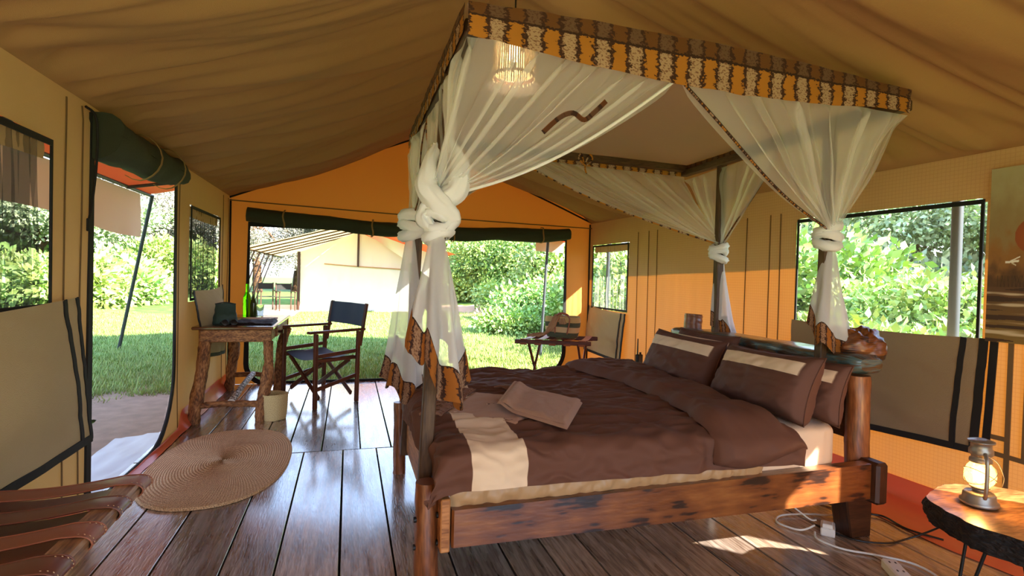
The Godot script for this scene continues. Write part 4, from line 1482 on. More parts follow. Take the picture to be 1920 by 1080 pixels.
func strap_chair() -> void:
	var t := thing("leather_strap_chair", "low chair of brown leather straps looped over a bare wooden rail", "chair")
	var b := Mb.new()
	var L := Vector3(-0.70, 0.45, -2.19)
	var E := Vector3(-0.69, 0.44, -1.0)
	beam(b, L, E, 0.045, 0.075, 0.008, Vector3.UP)
	obj("seat_rail", b, M.grey_wood, t)
	b = Mb.new()
	beam(b, Vector3(-1.14, 0.42, -2.19), Vector3(-1.13, 0.42, -1.0), 0.03, 0.05, 0.008, Vector3.UP)
	obj("seat_rail", b, M.grey_wood, t)
	for z in [-1.3, -1.05]:
		for x in [-0.7, -1.135]:
			b = Mb.new()
			beam(b, Vector3(x, 0, z), Vector3(x, 0.43, z), 0.04, 0.04, 0.005)
			obj("leg", b, M.grey_wood, t)
	for z in [-1.3, -1.05]:
		b = Mb.new()
		beam(b, Vector3(-1.12, 0.2, z), Vector3(-0.71, 0.2, z), 0.035, 0.025, 0.004, Vector3.UP)
		obj("stretcher", b, M.grey_wood, t)
	for i in 7:
		var z := -2.145 + i * 0.19
		var w := 0.092
		var x1 := -0.70
		var x0 := -1.137
		# one closed loop of leather round both rails
		var loop := []
		for k in 9:
			var a := -PI / 2 + PI * k / 8.0
			loop.append(Vector2(x1 + 0.012 + cos(a) * 0.038, 0.45 + sin(a) * 0.024))
		for k in 12:
			var f := k / 11.0
			loop.append(Vector2(lerpf(x1 - 0.03, x0 + 0.03, f), lerpf(0.474, 0.447, f) - 0.012 * sin(f * PI)))
		for k in 9:
			var a := PI / 2 + PI * k / 8.0
			loop.append(Vector2(x0 - 0.012 + cos(a) * 0.03, 0.42 + sin(a) * 0.024))
		for k in 12:
			var f := k / 11.0
			loop.append(Vector2(lerpf(x0 + 0.03, x1 - 0.03, f), lerpf(0.405, 0.434, f) - 0.012 * sin(f * PI)))
		b = Mb.new()
		var n := loop.size()
		var sk := 0.02
		b.grid(n, 6, func(a, c):
			var p: Vector2 = loop[int(round(a * n)) % n]
			return Vector3(p.x, p.y + 0.002 * sin(c * PI), z - w / 2 + w * c + sk * (p.x + 0.7)), 1.0, 0.09)
		b.grid(n, 6, func(a, c):
			var j := int(round((1 - a) * n)) % n
			var p: Vector2 = loop[j]
			var nx: Vector2 = loop[(j + 1) % n] - loop[(j - 1 + n) % n]
			var q := p + Vector2(-nx.y, nx.x).normalized() * 0.004
			return Vector3(q.x, q.y, z - w / 2 + w * c + sk * (p.x + 0.7)), 1.0, 0.09)
		for e in [0.0, 1.0]:
			var ed := []
			for j in n + 1:
				var p: Vector2 = loop[j % n]
				ed.append(Vector3(p.x, p.y, z - w / 2 + w * e + sk * (p.x + 0.7)))
			b.tube(ed, 0.0025, 6, false)
		var s := obj("strap", b, M.leather if i % 2 == 0 else M.dark_leather, t)
		b = Mb.new()
		for e in [-0.38, 0.38]:
			for j in 16:
				var p: Vector2 = loop[2 + j % 7] if j < 7 else loop[9 + (j - 7) / 3]
				if j < 7:
					b.box(Vector3(p.x + 0.0015, p.y + 0.0015, z + w * e), Vector3(0.004, 0.002, 0.0015), 0.0005, Basis(Vector3(0, 0, 1), -PI / 2 + PI * (2 + j) / 8.0 - PI / 2))
		var th := obj("stitching", b, M.thread, s)
		th.set_meta("kind", "stuff")


func rack() -> void:
	var h := 0.53
	var P := [Vector3(1.71, h, -5.47), Vector3(2.41, h, -5.18), Vector3(2.70, h, -5.63), Vector3(2.0, h, -5.92)]
	var t := thing("luggage_rack", "folding wooden luggage rack with brown leather straps by the gable corner", "rack")
	var dx: Vector3 = (P[1] - P[0]).normalized()
	var dz: Vector3 = (P[3] - P[0]).normalized()
	var b: Mb
	for e in [[P[0], P[1]], [P[3], P[2]]]:
		b = Mb.new()
		beam(b, e[0] - dx * 0.02, e[1] + dx * 0.02, 0.045, 0.035, 0.006, Vector3.UP)
		obj("top_rail", b, M.red_wood, t)
	for e in [P[0] + dx * 0.12, P[1] - dx * 0.12]:
		var wv: Vector3 = P[3] - P[0]
		var k := 0.0
		for s in [[0.02, 0.98], [0.98, 0.02]]:
			b = Mb.new()
			beam(b, e + wv * s[0] + dx * k, Vector3(e.x, 0.0, e.z) + wv * s[1] + dx * k, 0.036, 0.02, 0.004, dz)
			obj("leg", b, M.red_wood, t)
			k += 0.022
	for i in 5:
		b = Mb.new()
		var c: Vector3 = P[0].lerp(P[1], 0.1 + i * 0.2)
		var c2: Vector3 = P[3].lerp(P[2], 0.1 + i * 0.2)
		var pts := []
		for k in 15:
			var f := k / 14.0
			pts.append(c.lerp(c2, f) + Vector3(0, 0.026 - 0.012 * sin(f * PI), 0))
		pts.push_front(c - dz * 0.022 + Vector3(0, -0.028, 0))
		pts.push_front(c + dz * 0.0 + Vector3(0, -0.028, 0))
		pts.append(c2 + dz * 0.022 + Vector3(0, -0.028, 0))
		for k in pts.size() - 1:
			var a0: Vector3 = pts[k]
			var a1: Vector3 = pts[k + 1]
			b.box((a0 + a1) / 2, Vector3(0.07, 0.005, (a1 - a0).length() + 0.004), 0.001, Basis(dx, (a1 - a0).normalized().cross(dx), (a1 - a0).normalized()))
		obj("strap", b, M.leather, t)
	# the straw bag on it
	var at: Vector3 = (P[0] + P[1] + P[2] + P[3]) / 4 + Vector3(0.06, 0.032, -0.02)
	var g := thing("straw_bag", "striped straw tote bag with leather handles on the luggage rack", "bag", at, atan2(-dx.z, dx.x))
	var parts := [["straw_body", 0.0, 0.055, M.straw_green], ["straw_body", 0.055, 0.115, M.straw_pale], ["straw_body", 0.115, 0.165, M.straw_green], ["straw_body", 0.165, 0.225, M.straw]]
	for q in parts:
		b = Mb.new()
		b.grid(48, 8, func(a, c):
			var w: float = TAU * a
			var y: float = lerpf(q[1], q[2], c)
			var n := 2.6
			var k := pow(pow(absf(cos(w)), n) + pow(absf(sin(w)), n), -1.0 / n)
			var f := y / 0.225
			var rx_ := 0.165 + 0.03 * sin(f * 2.2)
			var rz_ := 0.10 + 0.02 * sin(f * 2.0) - 0.03 * f
			return Vector3(cos(w) * k * rx_, y + 0.006 * sin(w * 2), -sin(w) * k * rz_) + Vector3(0.003, 0, 0.003) * sin(y * 300), 1.1, 0.1, true)
		if q[1] == 0.0:
			b.grid(24, 2, func(a, c): return Vector3(cos(TAU * a) * 0.17 * (1 - c * 0.99), 0.002, sin(TAU * a) * 0.1 * (1 - c * 0.99)))
		obj(q[0], b, q[3], g, "green woven band" if q[3] == M.straw_green else "")
	for s in [-1, 1]:
		b = Mb.new()
		b.tube(smooth([Vector3(-0.08, 0.05, s * 0.115), Vector3(-0.075, 0.2, s * 0.105), Vector3(-0.04, 0.255, s * 0.08), Vector3(0.03, 0.25, s * 0.085), Vector3(0.075, 0.2, s * 0.105), Vector3(0.05, 0.04, s * 0.118)], 6), 0.007, 8)
		obj("handle", b, M.leather, g)
	var sc := thing("scarf", "beige twisted scarf draped over the straw bag and along the rack", "scarf", at, atan2(-dx.z, dx.x))
	for k in 4:
		b = Mb.new()
		var o := k * 0.017
		b.tube(smooth([Vector3(-0.02 + o, 0.15, 0.11), Vector3(-0.06 + o, 0.236, 0.07), Vector3(-0.10 + o, 0.21, 0.10), Vector3(-0.15 + o, 0.11, 0.135), Vector3(-0.2 + o * 0.5, 0.035 + o * 0.3, 0.14 - o * 0.7), Vector3(-0.30, 0.018 + o * 0.2, 0.13 - o), Vector3(-0.38 + o, 0.016, 0.11 - o)], 8), 0.013, 8, true, func(a, w): return 0.004 * sin(a * 60 + w * 2))
		obj("twist", b, M.rope_beige, sc)


func bedside() -> void:
	# live-edge slab on hairpin legs, near side of the bed
	var c := Vector3(2.29, 0, -1.28)
	var t := thing("bedside_table", "round wood slab bedside table with black bark edge and hairpin legs", "table")
	var rim := func(w: float) -> float:
		return 0.285 * (1.0 + 0.10 * N(cos(w) * 1.1, sin(w) * 1.1, 0, 261) + 0.03 * N(cos(w) * 4, sin(w) * 4, 0, 262))
	var ax := Vector3(0.86, 0, 0.5)
	var b := Mb.new()
	b.grid(90, 16, func(a, q):
		var w: float = TAU * a
		var r: float = rim.call(w) * (1 - q)
		return c + Vector3(cos(w) * r, 0.42 + 0.002 * N(cos(w) * r * 8, sin(w) * r * 8, 0, 263), -sin(w) * r), 1, 1, true)
	for k in b.v.size():
		b.t[k] = Vector2(b.v[k].x, b.v[k].z)
	obj("slab_top", b, M.slab_top, t)
	b = Mb.new()
	b.grid(120, 10, func(a, q):
		var w: float = TAU * a
		var r: float = rim.call(w)
		r += 0.012 * sin(q * PI) + (0.010 * N(cos(w) * 14, q * 2, sin(w) * 14, 264) + 0.006 * N(cos(w) * 40, q * 3, sin(w) * 40, 265)) * smoothstep(1.0, 0.8, q)
		return c + Vector3(cos(w) * (r - 0.012 * (1 - q)), lerpf(0.335, 0.42, q), -sin(w) * (r - 0.012 * (1 - q))), 1.8, 0.1, true)
	b.grid(60, 2, func(a, q):
		var w: float = -TAU * a
		var r: float = (rim.call(w) - 0.012) * (1 - q * 0.99)
		return c + Vector3(cos(w) * r, 0.336, -sin(w) * r), 1, 1, true)
	obj("bark_edge", b, M.black_bark, t)
	for k in 3:
		var w: float = [2.75, 4.7, 0.4][k]
		var d := Vector3(cos(w), 0, -sin(w))
		var s := Vector3(-d.z, 0, d.x)
		b = Mb.new()
		b.tube(smooth([c + d * 0.16 + s * 0.05 + Vector3(0, 0.34, 0), c + d * 0.225 + s * 0.012 + Vector3(0, 0.03, 0), c + d * 0.23 + Vector3(0, 0.006, 0), c + d * 0.225 - s * 0.012 + Vector3(0, 0.03, 0), c + d * 0.16 - s * 0.05 + Vector3(0, 0.34, 0)], 6), 0.0055, 8)
		obj("hairpin_leg", b, M.hairpin_iron, t)
	lantern(Vector3(2.205, 0.4225, -1.385))
	# far side of the bed: a low stump-like table with a handheld radio
	var f := thing("far_bedside_table", "low wooden bedside table behind the far side of the bed", "table", Vector3(2.2, 0, -3.74))
	b = Mb.new()
	b.lathe([Vector2(0.001, 0.47), Vector2(0.19, 0.47), Vector2(0.2, 0.478), Vector2(0.2, 0.522), Vector2(0.19, 0.53), Vector2(0.001, 0.53)], 32)
	obj("table_top", b, M.slab_top, f)
	for k in 3:
		var w := TAU * k / 3.0
		b = Mb.new()
		b.tube([Vector3(cos(w) * 0.16, 0, sin(w) * 0.16), Vector3(cos(w) * 0.1, 0.475, sin(w) * 0.1)], 0.012, 8)
		obj("leg", b, M.hairpin_iron, f)
	var r := thing("handheld_radio", "black handheld radio with a stub aerial upright on the far bedside", "radio", Vector3(2.13, 0.531, -3.68), 0.3)
	b = Mb.new()
	b.box(Vector3(0, 0.055, 0), Vector3(0.055, 0.11, 0.035), 0.006)
	obj("radio_body", b, M.black_plastic, r)
	b = Mb.new()
	b.tube([Vector3(-0.018, 0.11, 0), Vector3(-0.018, 0.23, 0)], [0.006, 0.004], 8)
	obj("aerial", b, M.black_plastic, r)
	b = Mb.new()
	b.tube([Vector3(0.012, 0.11, 0), Vector3(0.012, 0.125, 0)], 0.008, 10)
	obj("dial", b, M.black_plastic, r)
	b = Mb.new()
	b.box(Vector3(0, 0.012, 0), Vector3(0.085, 0.024, 0.07), 0.005)
	obj("charger_cradle", b, M.black_plastic, r)


func lantern(at: Vector3) -> void:
	var t := thing("hurricane_lantern", "lit metal hurricane lantern with a clear glass globe on the bark-edged table", "lantern", at, 0.9)
	var b := Mb.new()
	b.lathe([Vector2(0.001, 0.0), Vector2(0.054, 0.0), Vector2(0.057, 0.004), Vector2(0.057, 0.014), Vector2(0.05, 0.018), Vector2(0.048, 0.038), Vector2(0.042, 0.046), Vector2(0.022, 0.05), Vector2(0.02, 0.058), Vector2(0.03, 0.062), Vector2(0.03, 0.068), Vector2(0.001, 0.069)], 32)
	obj("fuel_tank", b, M.grey_metal, t)
	b = Mb.new()
	b.tube([Vector3(0.035, 0.04, 0.024), Vector3(0.042, 0.055, 0.028), Vector3(0.044, 0.059, 0.029)], [0.011, 0.013, 0.012], 12)
	obj("filler_cap", b, M.grey_metal, t)
	b = Mb.new()
	var prof := [Vector2(0.028, 0.068), Vector2(0.040, 0.082), Vector2(0.046, 0.1), Vector2(0.046, 0.115), Vector2(0.040, 0.135), Vector2(0.031, 0.148), Vector2(0.028, 0.155)]
	b.lathe(smooth2(prof), 32)
	obj("glass_globe", b, M.lamp_glass, t)
	b = Mb.new()
	b.lathe([Vector2(0.03, 0.152), Vector2(0.034, 0.156), Vector2(0.033, 0.166), Vector2(0.028, 0.17), Vector2(0.029, 0.178), Vector2(0.036, 0.184), Vector2(0.036, 0.2), Vector2(0.031, 0.206), Vector2(0.031, 0.222), Vector2(0.04, 0.226), Vector2(0.04, 0.232), Vector2(0.02, 0.238), Vector2(0.012, 0.236), Vector2(0.001, 0.236)], 32)
	obj("chimney_cap", b, M.grey_metal, t)
	for s in [-1, 1]:
		b = Mb.new()
		b.tube(smooth([Vector3(s * 0.045, 0.035, 0), Vector3(s * 0.055, 0.06, 0), Vector3(s * 0.057, 0.12, 0), Vector3(s * 0.053, 0.17, 0), Vector3(s * 0.034, 0.193, 0)], 6), 0.0065, 10)
		obj("side_tube", b, M.grey_metal, t)
	b = Mb.new()
	for k in 2:
		var ring := []
		for i in 25:
			var w := TAU * i / 24.0
			ring.append(Vector3(cos(w) * 0.047, 0.108 + (0.028 if k else -0.028) * sin(w * 1.0 + 0.6), sin(w) * 0.047))
		b.tube(ring, 0.0013, 6, false)
	obj("globe_guard", b, M.grey_metal, t)
	b = Mb.new()
	b.tube(smooth([Vector3(-0.04, 0.19, 0.0), Vector3(-0.05, 0.17, 0.03), Vector3(-0.045, 0.12, 0.052), Vector3(-0.02, 0.08, 0.058)], 6), 0.0014, 6)
	obj("bail_wire", b, M.grey_metal, t)
	b = Mb.new()
	b.lathe([Vector2(0.001, 0.072), Vector2(0.012, 0.08), Vector2(0.018, 0.1), Vector2(0.017, 0.118), Vector2(0.012, 0.132), Vector2(0.001, 0.14)], 16)
	obj("bulb", b, M.lamp_glow, t)
	var l := OmniLight3D.new()
	l.name = "lantern_light"
	l.light_color = c8(255, 190, 104)
	l.light_energy = 0.05
	l.light_size = 0.02
	l.omni_range = 8
	l.omni_attenuation = 2
	l.shadow_enabled = true
	t.add_child(l)
	l.position = Vector3(0, 0.108, 0)


func smooth2(pts: Array, per := 5) -> Array:
	var out := []
	for i in pts.size() - 1:
		for k in per:
			out.append(pts[i].cubic_interpolate(pts[i + 1], pts[max(i - 1, 0)], pts[min(i + 2, pts.size() - 1)], float(k) / per))
	out.append(pts[pts.size() - 1])
	return out


func pendant() -> void:
	var at := Vector3(0.68, 0, -2.32)
	var t := thing("pendant_lamp", "pendant lamp with a round shade of pale reeds above the bed canopy", "lamp")
	var b := Mb.new()
	b.tube([Vector3(0.68, 2.735, -2.32), at + Vector3(0, 2.3, 0)], 0.004, 8)
	b.tube([at + Vector3(0, 2.32, 0), at + Vector3(0, 2.24, 0)], [0.012, 0.02], 10)
	obj("cord", b, M.black_plastic, t)
	for y in [2.345, 2.085]:
		b = Mb.new()
		var ring := []
		for i in 33:
			var w := TAU * i / 32.0
			ring.append(at + Vector3(cos(w) * (0.055 if y > 2.3 else 0.092), y - (0.0), sin(w) * (0.055 if y > 2.3 else 0.092)))
		b.tube(ring, 0.006, 8, false)
		obj("ring", b, M.leather, t)
	b = Mb.new()
	b.lathe([Vector2(0.012, 2.345), Vector2(0.05, 2.335), Vector2(0.056, 2.325)], 24, at)
	obj("top_cap", b, M.leather, t)
	for i in 56:
		var w := TAU * i / 56.0
		b = Mb.new()
		var j := 0.012 * sin(i * 4.7)
		b.tube([at + Vector3(cos(w) * 0.088, 2.235 + j, sin(w) * 0.088), at + Vector3(cos(w + 0.02 * sin(i * 2.0)) * 0.094, 2.075 + 0.008 * sin(i * 3.3), sin(w) * 0.094)], 0.0036, 5)
		obj("reed", b, M.reed, t)
	b = Mb.new()
	for y in [2.222, 2.09]:
		var ring := []
		for i in 33:
			var w := TAU * i / 32.0
			ring.append(at + Vector3(cos(w) * 0.0865, y, sin(w) * 0.0865))
		b.tube(ring, 0.0035, 6, false)
	for i in 4:
		var w := TAU * i / 4.0
		b.tube([at + Vector3(cos(w) * 0.0865, 2.222, sin(w) * 0.0865), at + Vector3(cos(w) * 0.055, 2.34, sin(w) * 0.055)], 0.002, 5)
	obj("wire_frame", b, M.grey_metal, t)
	b = Mb.new()
	b.lathe([Vector2(0.001, 2.15), Vector2(0.02, 2.156), Vector2(0.03, 2.18), Vector2(0.028, 2.2), Vector2(0.016, 2.235), Vector2(0.014, 2.245)], 20, at)
	obj("bulb", b, M.bulb_glow, t)
	var l := OmniLight3D.new()
	l.name = "pendant_light"
	l.light_color = c8(255, 236, 206)
	l.light_energy = 0.03
	l.light_size = 0.03
	l.omni_range = 10
	l.omni_attenuation = 2
	l.shadow_enabled = true
	t.add_child(l)
	l.position = at + Vector3(0, 2.185, 0)


func floor_things() -> void:
	# a phone charger block and a socket strip on the boards
	var t := thing("adapter_plug", "white plug adapter lying on the boards by the head-end bed leg", "adapter", Vector3(2.25, 0.001, -2.06), 0.75)
	# seen past the rail: body with a lighter cap
	var b := Mb.new()
	b.box(Vector3(0, 0.02, 0), Vector3(0.105, 0.04, 0.062), 0.005)
	obj("adapter_body", b, M.white_plastic, t)
	b = Mb.new()
	b.box(Vector3(-0.03, 0.05, -0.002), Vector3(0.05, 0.022, 0.045), 0.004)
	obj("plug_head", b, M.white_plastic, t)
	t = thing("power_strip", "white power strip with round pin sockets near the bedside table", "power strip", Vector3(2.19, 0.001, -1.66), -0.5)
	b = Mb.new()
	b.box(Vector3(0, 0.022, 0.05), Vector3(0.06, 0.042, 0.27), 0.006)
	obj("strip_body", b, M.white_plastic, t)
	for i in 3:
		for k in 2:
			b = Mb.new()
			b.box(Vector3(-0.011 + 0.022 * k, 0.0435, -0.05 + i * 0.07), Vector3(0.006, 0.002, 0.012), 0.0005)
			obj("socket_slot", b, M.black_plastic, t)
	b = Mb.new()
	b.tube(smooth([Vector3(2.2, 0.03, -2.09), Vector3(2.12, 0.012, -2.10), Vector3(2.08, 0.01, -2.2), Vector3(2.16, 0.01, -2.26), Vector3(2.3, 0.012, -2.24), Vector3(2.42, 0.012, -2.2), Vector3(2.5, 0.03, -2.18), Vector3(2.49, 0.06, -2.14), Vector3(2.43, 0.02, -2.12)], 8), 0.005, 8)
	tag(obj("white_cable", b, M.white_plastic), "white cable looping round the head-end bed leg to the adapter", "cable")
	b = Mb.new()
	b.tube(smooth([Vector3(2.16, 0.02, -2.05), Vector3(2.13, 0.012, -2.0), Vector3(2.17, 0.01, -1.9), Vector3(2.27, 0.01, -1.82), Vector3(2.36, 0.01, -1.72), Vector3(2.35, 0.01, -1.6), Vector3(2.3, 0.012, -1.5)], 8), 0.005, 8)
	tag(obj("white_cable", b, M.white_plastic), "white cable running from the adapter past the power strip", "cable")
	b = Mb.new()
	b.tube(smooth([Vector3(2.12, 0.30, -2.35), Vector3(2.12, 0.15, -2.25), Vector3(2.18, 0.06, -2.12), Vector3(2.2, 0.06, -2.08)], 8), 0.004, 8)
	tag(obj("white_cable", b, M.white_plastic), "short white cable rising from the adapter under the bed", "cable")
	b = Mb.new()
	b.tube(smooth([Vector3(2.25, 0.01, -2.13), Vector3(2.3, 0.008, -1.97), Vector3(2.42, 0.008, -1.9), Vector3(2.55, 0.012, -1.9), Vector3(2.62, 0.08, -1.83), Vector3(2.6, 0.2, -1.7), Vector3(2.5, 0.33, -1.55)], 8), 0.0045, 8)
	tag(obj("black_cable", b, M.black_plastic), "black cable curving from the bed leg up under the bedside table", "cable")
	b = Mb.new()
	b.tube(smooth([Vector3(2.45, 0.01, -2.45), Vector3(2.55, 0.01, -2.3), Vector3(2.62, 0.01, -2.18), Vector3(2.68, 0.012, -2.12), Vector3(2.66, 0.012, -1.98), Vector3(2.72, 0.012, -1.85)], 8), 0.005, 8)
	tag(obj("black_cable", b, M.black_plastic), "black cable lying on the boards beside the red plastic edge", "cable")


func painting() -> void:
	# a stretched canvas hung on the side wall: dusk over water with one white bird
	var w := 256
	var h := 400
	var im := Image.create_empty(w, h, false, Image.FORMAT_RGB8)
	var n := nz(256, 256, 281, 0.03, 4, 256, 400)
	var st := nz(8, 128, 282, 0.12, 3, 256, 400)
	for y in h:
		for x in w:
			var f := y / float(h)
			var q := n[y * w + x] / 255.0 - 0.5
			var s := st[y * w + x] / 255.0
			var c := c8(176, 170, 130).lerp(c8(150, 128, 84), smoothstep(0.0, 0.36, f + q * 0.1))
			c = c.lerp(c8(150, 104, 52), smoothstep(0.34, 0.5, f + q * 0.15))
			c = c.lerp(c8(84, 56, 34), smoothstep(0.5, 0.66, f + q * 0.12))
			var d := Vector2(x - 92, (y - 158)).length()
			if d < 42:
				c = c8(176, 92, 40).lerp(c8(150, 76, 36), d / 42)
			if f > 0.68:
				c = c8(96, 66, 44).lerp(c8(132, 106, 50), (f - 0.68) / 0.32)
				if s > 0.60:
					c = c.lerp(c8(214, 200, 170), clampf((s - 0.60) * 6, 0, 0.85))
				elif s < 0.36:
					c = c8(64, 42, 30)
			im.set_pixel(x, y, c)
	for i in 26:   # bird: a body, one wing lifted, one wing low
		for k in 5:
			im.set_pixel(34 + i, 214 + k - int(i * 0.12), c8(240, 236, 224))
			if i < 18:
				im.set_pixel(44 + i, 212 - int(i * 0.55) + k / 2, c8(236, 232, 220))
				im.set_pixel(46 + i / 2, 217 + int(i * 0.35) + k / 2, c8(206, 196, 170))
	for i in 60:   # reeds
		var x0 := 20 + int(fposmod(i * 37.0, 200.0))
		for k in 26:
			im.set_pixel(clampi(x0 + int(k * 0.3 * sin(i * 2.0)), 0, w - 1), 272 - k, c8(66, 44, 26))
	var m := mt("painted_canvas", Color.WHITE, 0.55, {"albedo_texture": ImageTexture.create_from_image(im)})
	mt("canvas_side", c8(206, 196, 160), 0.8)
	var z0 := -1.925
	var z1 := -1.38
	var t := thing("painting", "unframed painting of a dusk lake with a white bird and orange sun", "painting")
	var b := Mb.new()
	var X := func(z: float) -> float: return rx(z) - 0.045
	b.face(Vector3(X.call(z0), 0.945, z0), Vector3(X.call(z1), 0.945, z1), Vector3(X.call(z1), 1.80, z1), Vector3(X.call(z0), 1.80, z0), Vector2(0, 1), Vector2(1, 1), Vector2(1, 0), Vector2(0, 0))
	obj("painted_face", b, m, t)
	b = Mb.new()
	b.box(Vector3(X.call((z0 + z1) / 2) + 0.0165, 1.3725, (z0 + z1) / 2), Vector3(0.03, 0.855, 0.546), 0.002, Basis(Vector3.UP, 0.043))
	obj("stretcher_frame", b, M.canvas_side, t)


# ---------------------------------------------------------------- flaps, curtains and plastic skirting of the tent walls
func flap(called: String, label: String, sd: float, q: Array, bulge: float, tapes: Array, m: Material, sdx: int) -> void:
	# q: corners as (z, y, distance from the wall), top outer, top inner, bottom inner, bottom outer
	var t := thing(called, label, "window flap", Vector3.ZERO, 0, "rolled-down canvas window flaps")
	var P := func(a: float, c: float) -> Vector3:
		var p: Vector3 = q[0].lerp(q[1], a).lerp(q[3].lerp(q[2], a), c)
		var d := p.z + bulge * sin(a * PI) * (0.4 + 0.6 * sin(c * PI)) + (0.018 * N(a * 2.2, c * 2.2, 0, sdx) * (0.3 + c)) * sin(a * PI) + 0.005 * N(a * 5 - c * 5, c * 2 + a, 3, sdx)
		p.y -= 0.015 * sin(a * PI) * (1 - c)
		return Vector3((XL + d) if sd > 0 else (rx(p.x) - d), p.y, p.x)
	var b := Mb.new()
	b.grid(50, 40, func(a, c): return P.call(a, c), 1, 1)
	obj("canvas", b, m, t)
	for tp in tapes:
		b = Mb.new()
		var pts := []
		for i in 26:
			var f := i / 25.0
			var uv: Vector2 = tp[0].lerp(tp[1], f)
			pts.append(P.call(uv.x, uv.y) + Vector3(sd * 0.003, 0, 0))
		b.ribbon(pts, Vector3(sd, 0, 0), tp[2], 0.003)
		obj("edge_tape", b, M.black_tape, t)


func curtain(sd: float, z0: float, z1: float, y0: float, y1: float, folds: int, m: Material, sdx: int, called: String, label: String) -> void:
	var b := Mb.new()
	b.grid(folds * 12, 14, func(a, c):
		var z := lerpf(z0, z1, a)
		var y := lerpf(y1, y0, c)
		var k: float = a * folds * TAU + 2.5 * N(a * 6, c * 0.6, 0, sdx)
		z += 0.012 * cos(k) * (1.0 + c) + 0.02 * N(a * 4, c, 0, sdx + 1)
		var d := -0.03 + 0.022 * sin(k) * pow(0.55 + 0.45 * absf(N(a * 7, c * 0.5, 0, sdx + 2)) * 2, 1)
		return Vector3((XL + d) if sd > 0 else (rx(z) - d), y, z), 1, 1)
	tag(obj(called, b, m), label, "curtain", "gauze curtains in the side windows")
	# the slack canvas hem above it
	b = Mb.new()
	b.grid(60, 5, func(a, c):
		var z := lerpf(z0, z1, a)
		return Vector3((XL - 0.015 + 0.006 * N(a * 12, c, 0, sdx + 3)) if sd > 0 else (rx(z) + 0.015 + 0.006 * N(a * 12, c, 0, sdx + 3)), lerpf(y1 + 0.01, y1 - 0.07 - 0.01 * sin(a * PI), c), z), 1, 0.1)
	struct("trim_%d" % (2 + (sdx - 341) / 6), b, M.khaki)


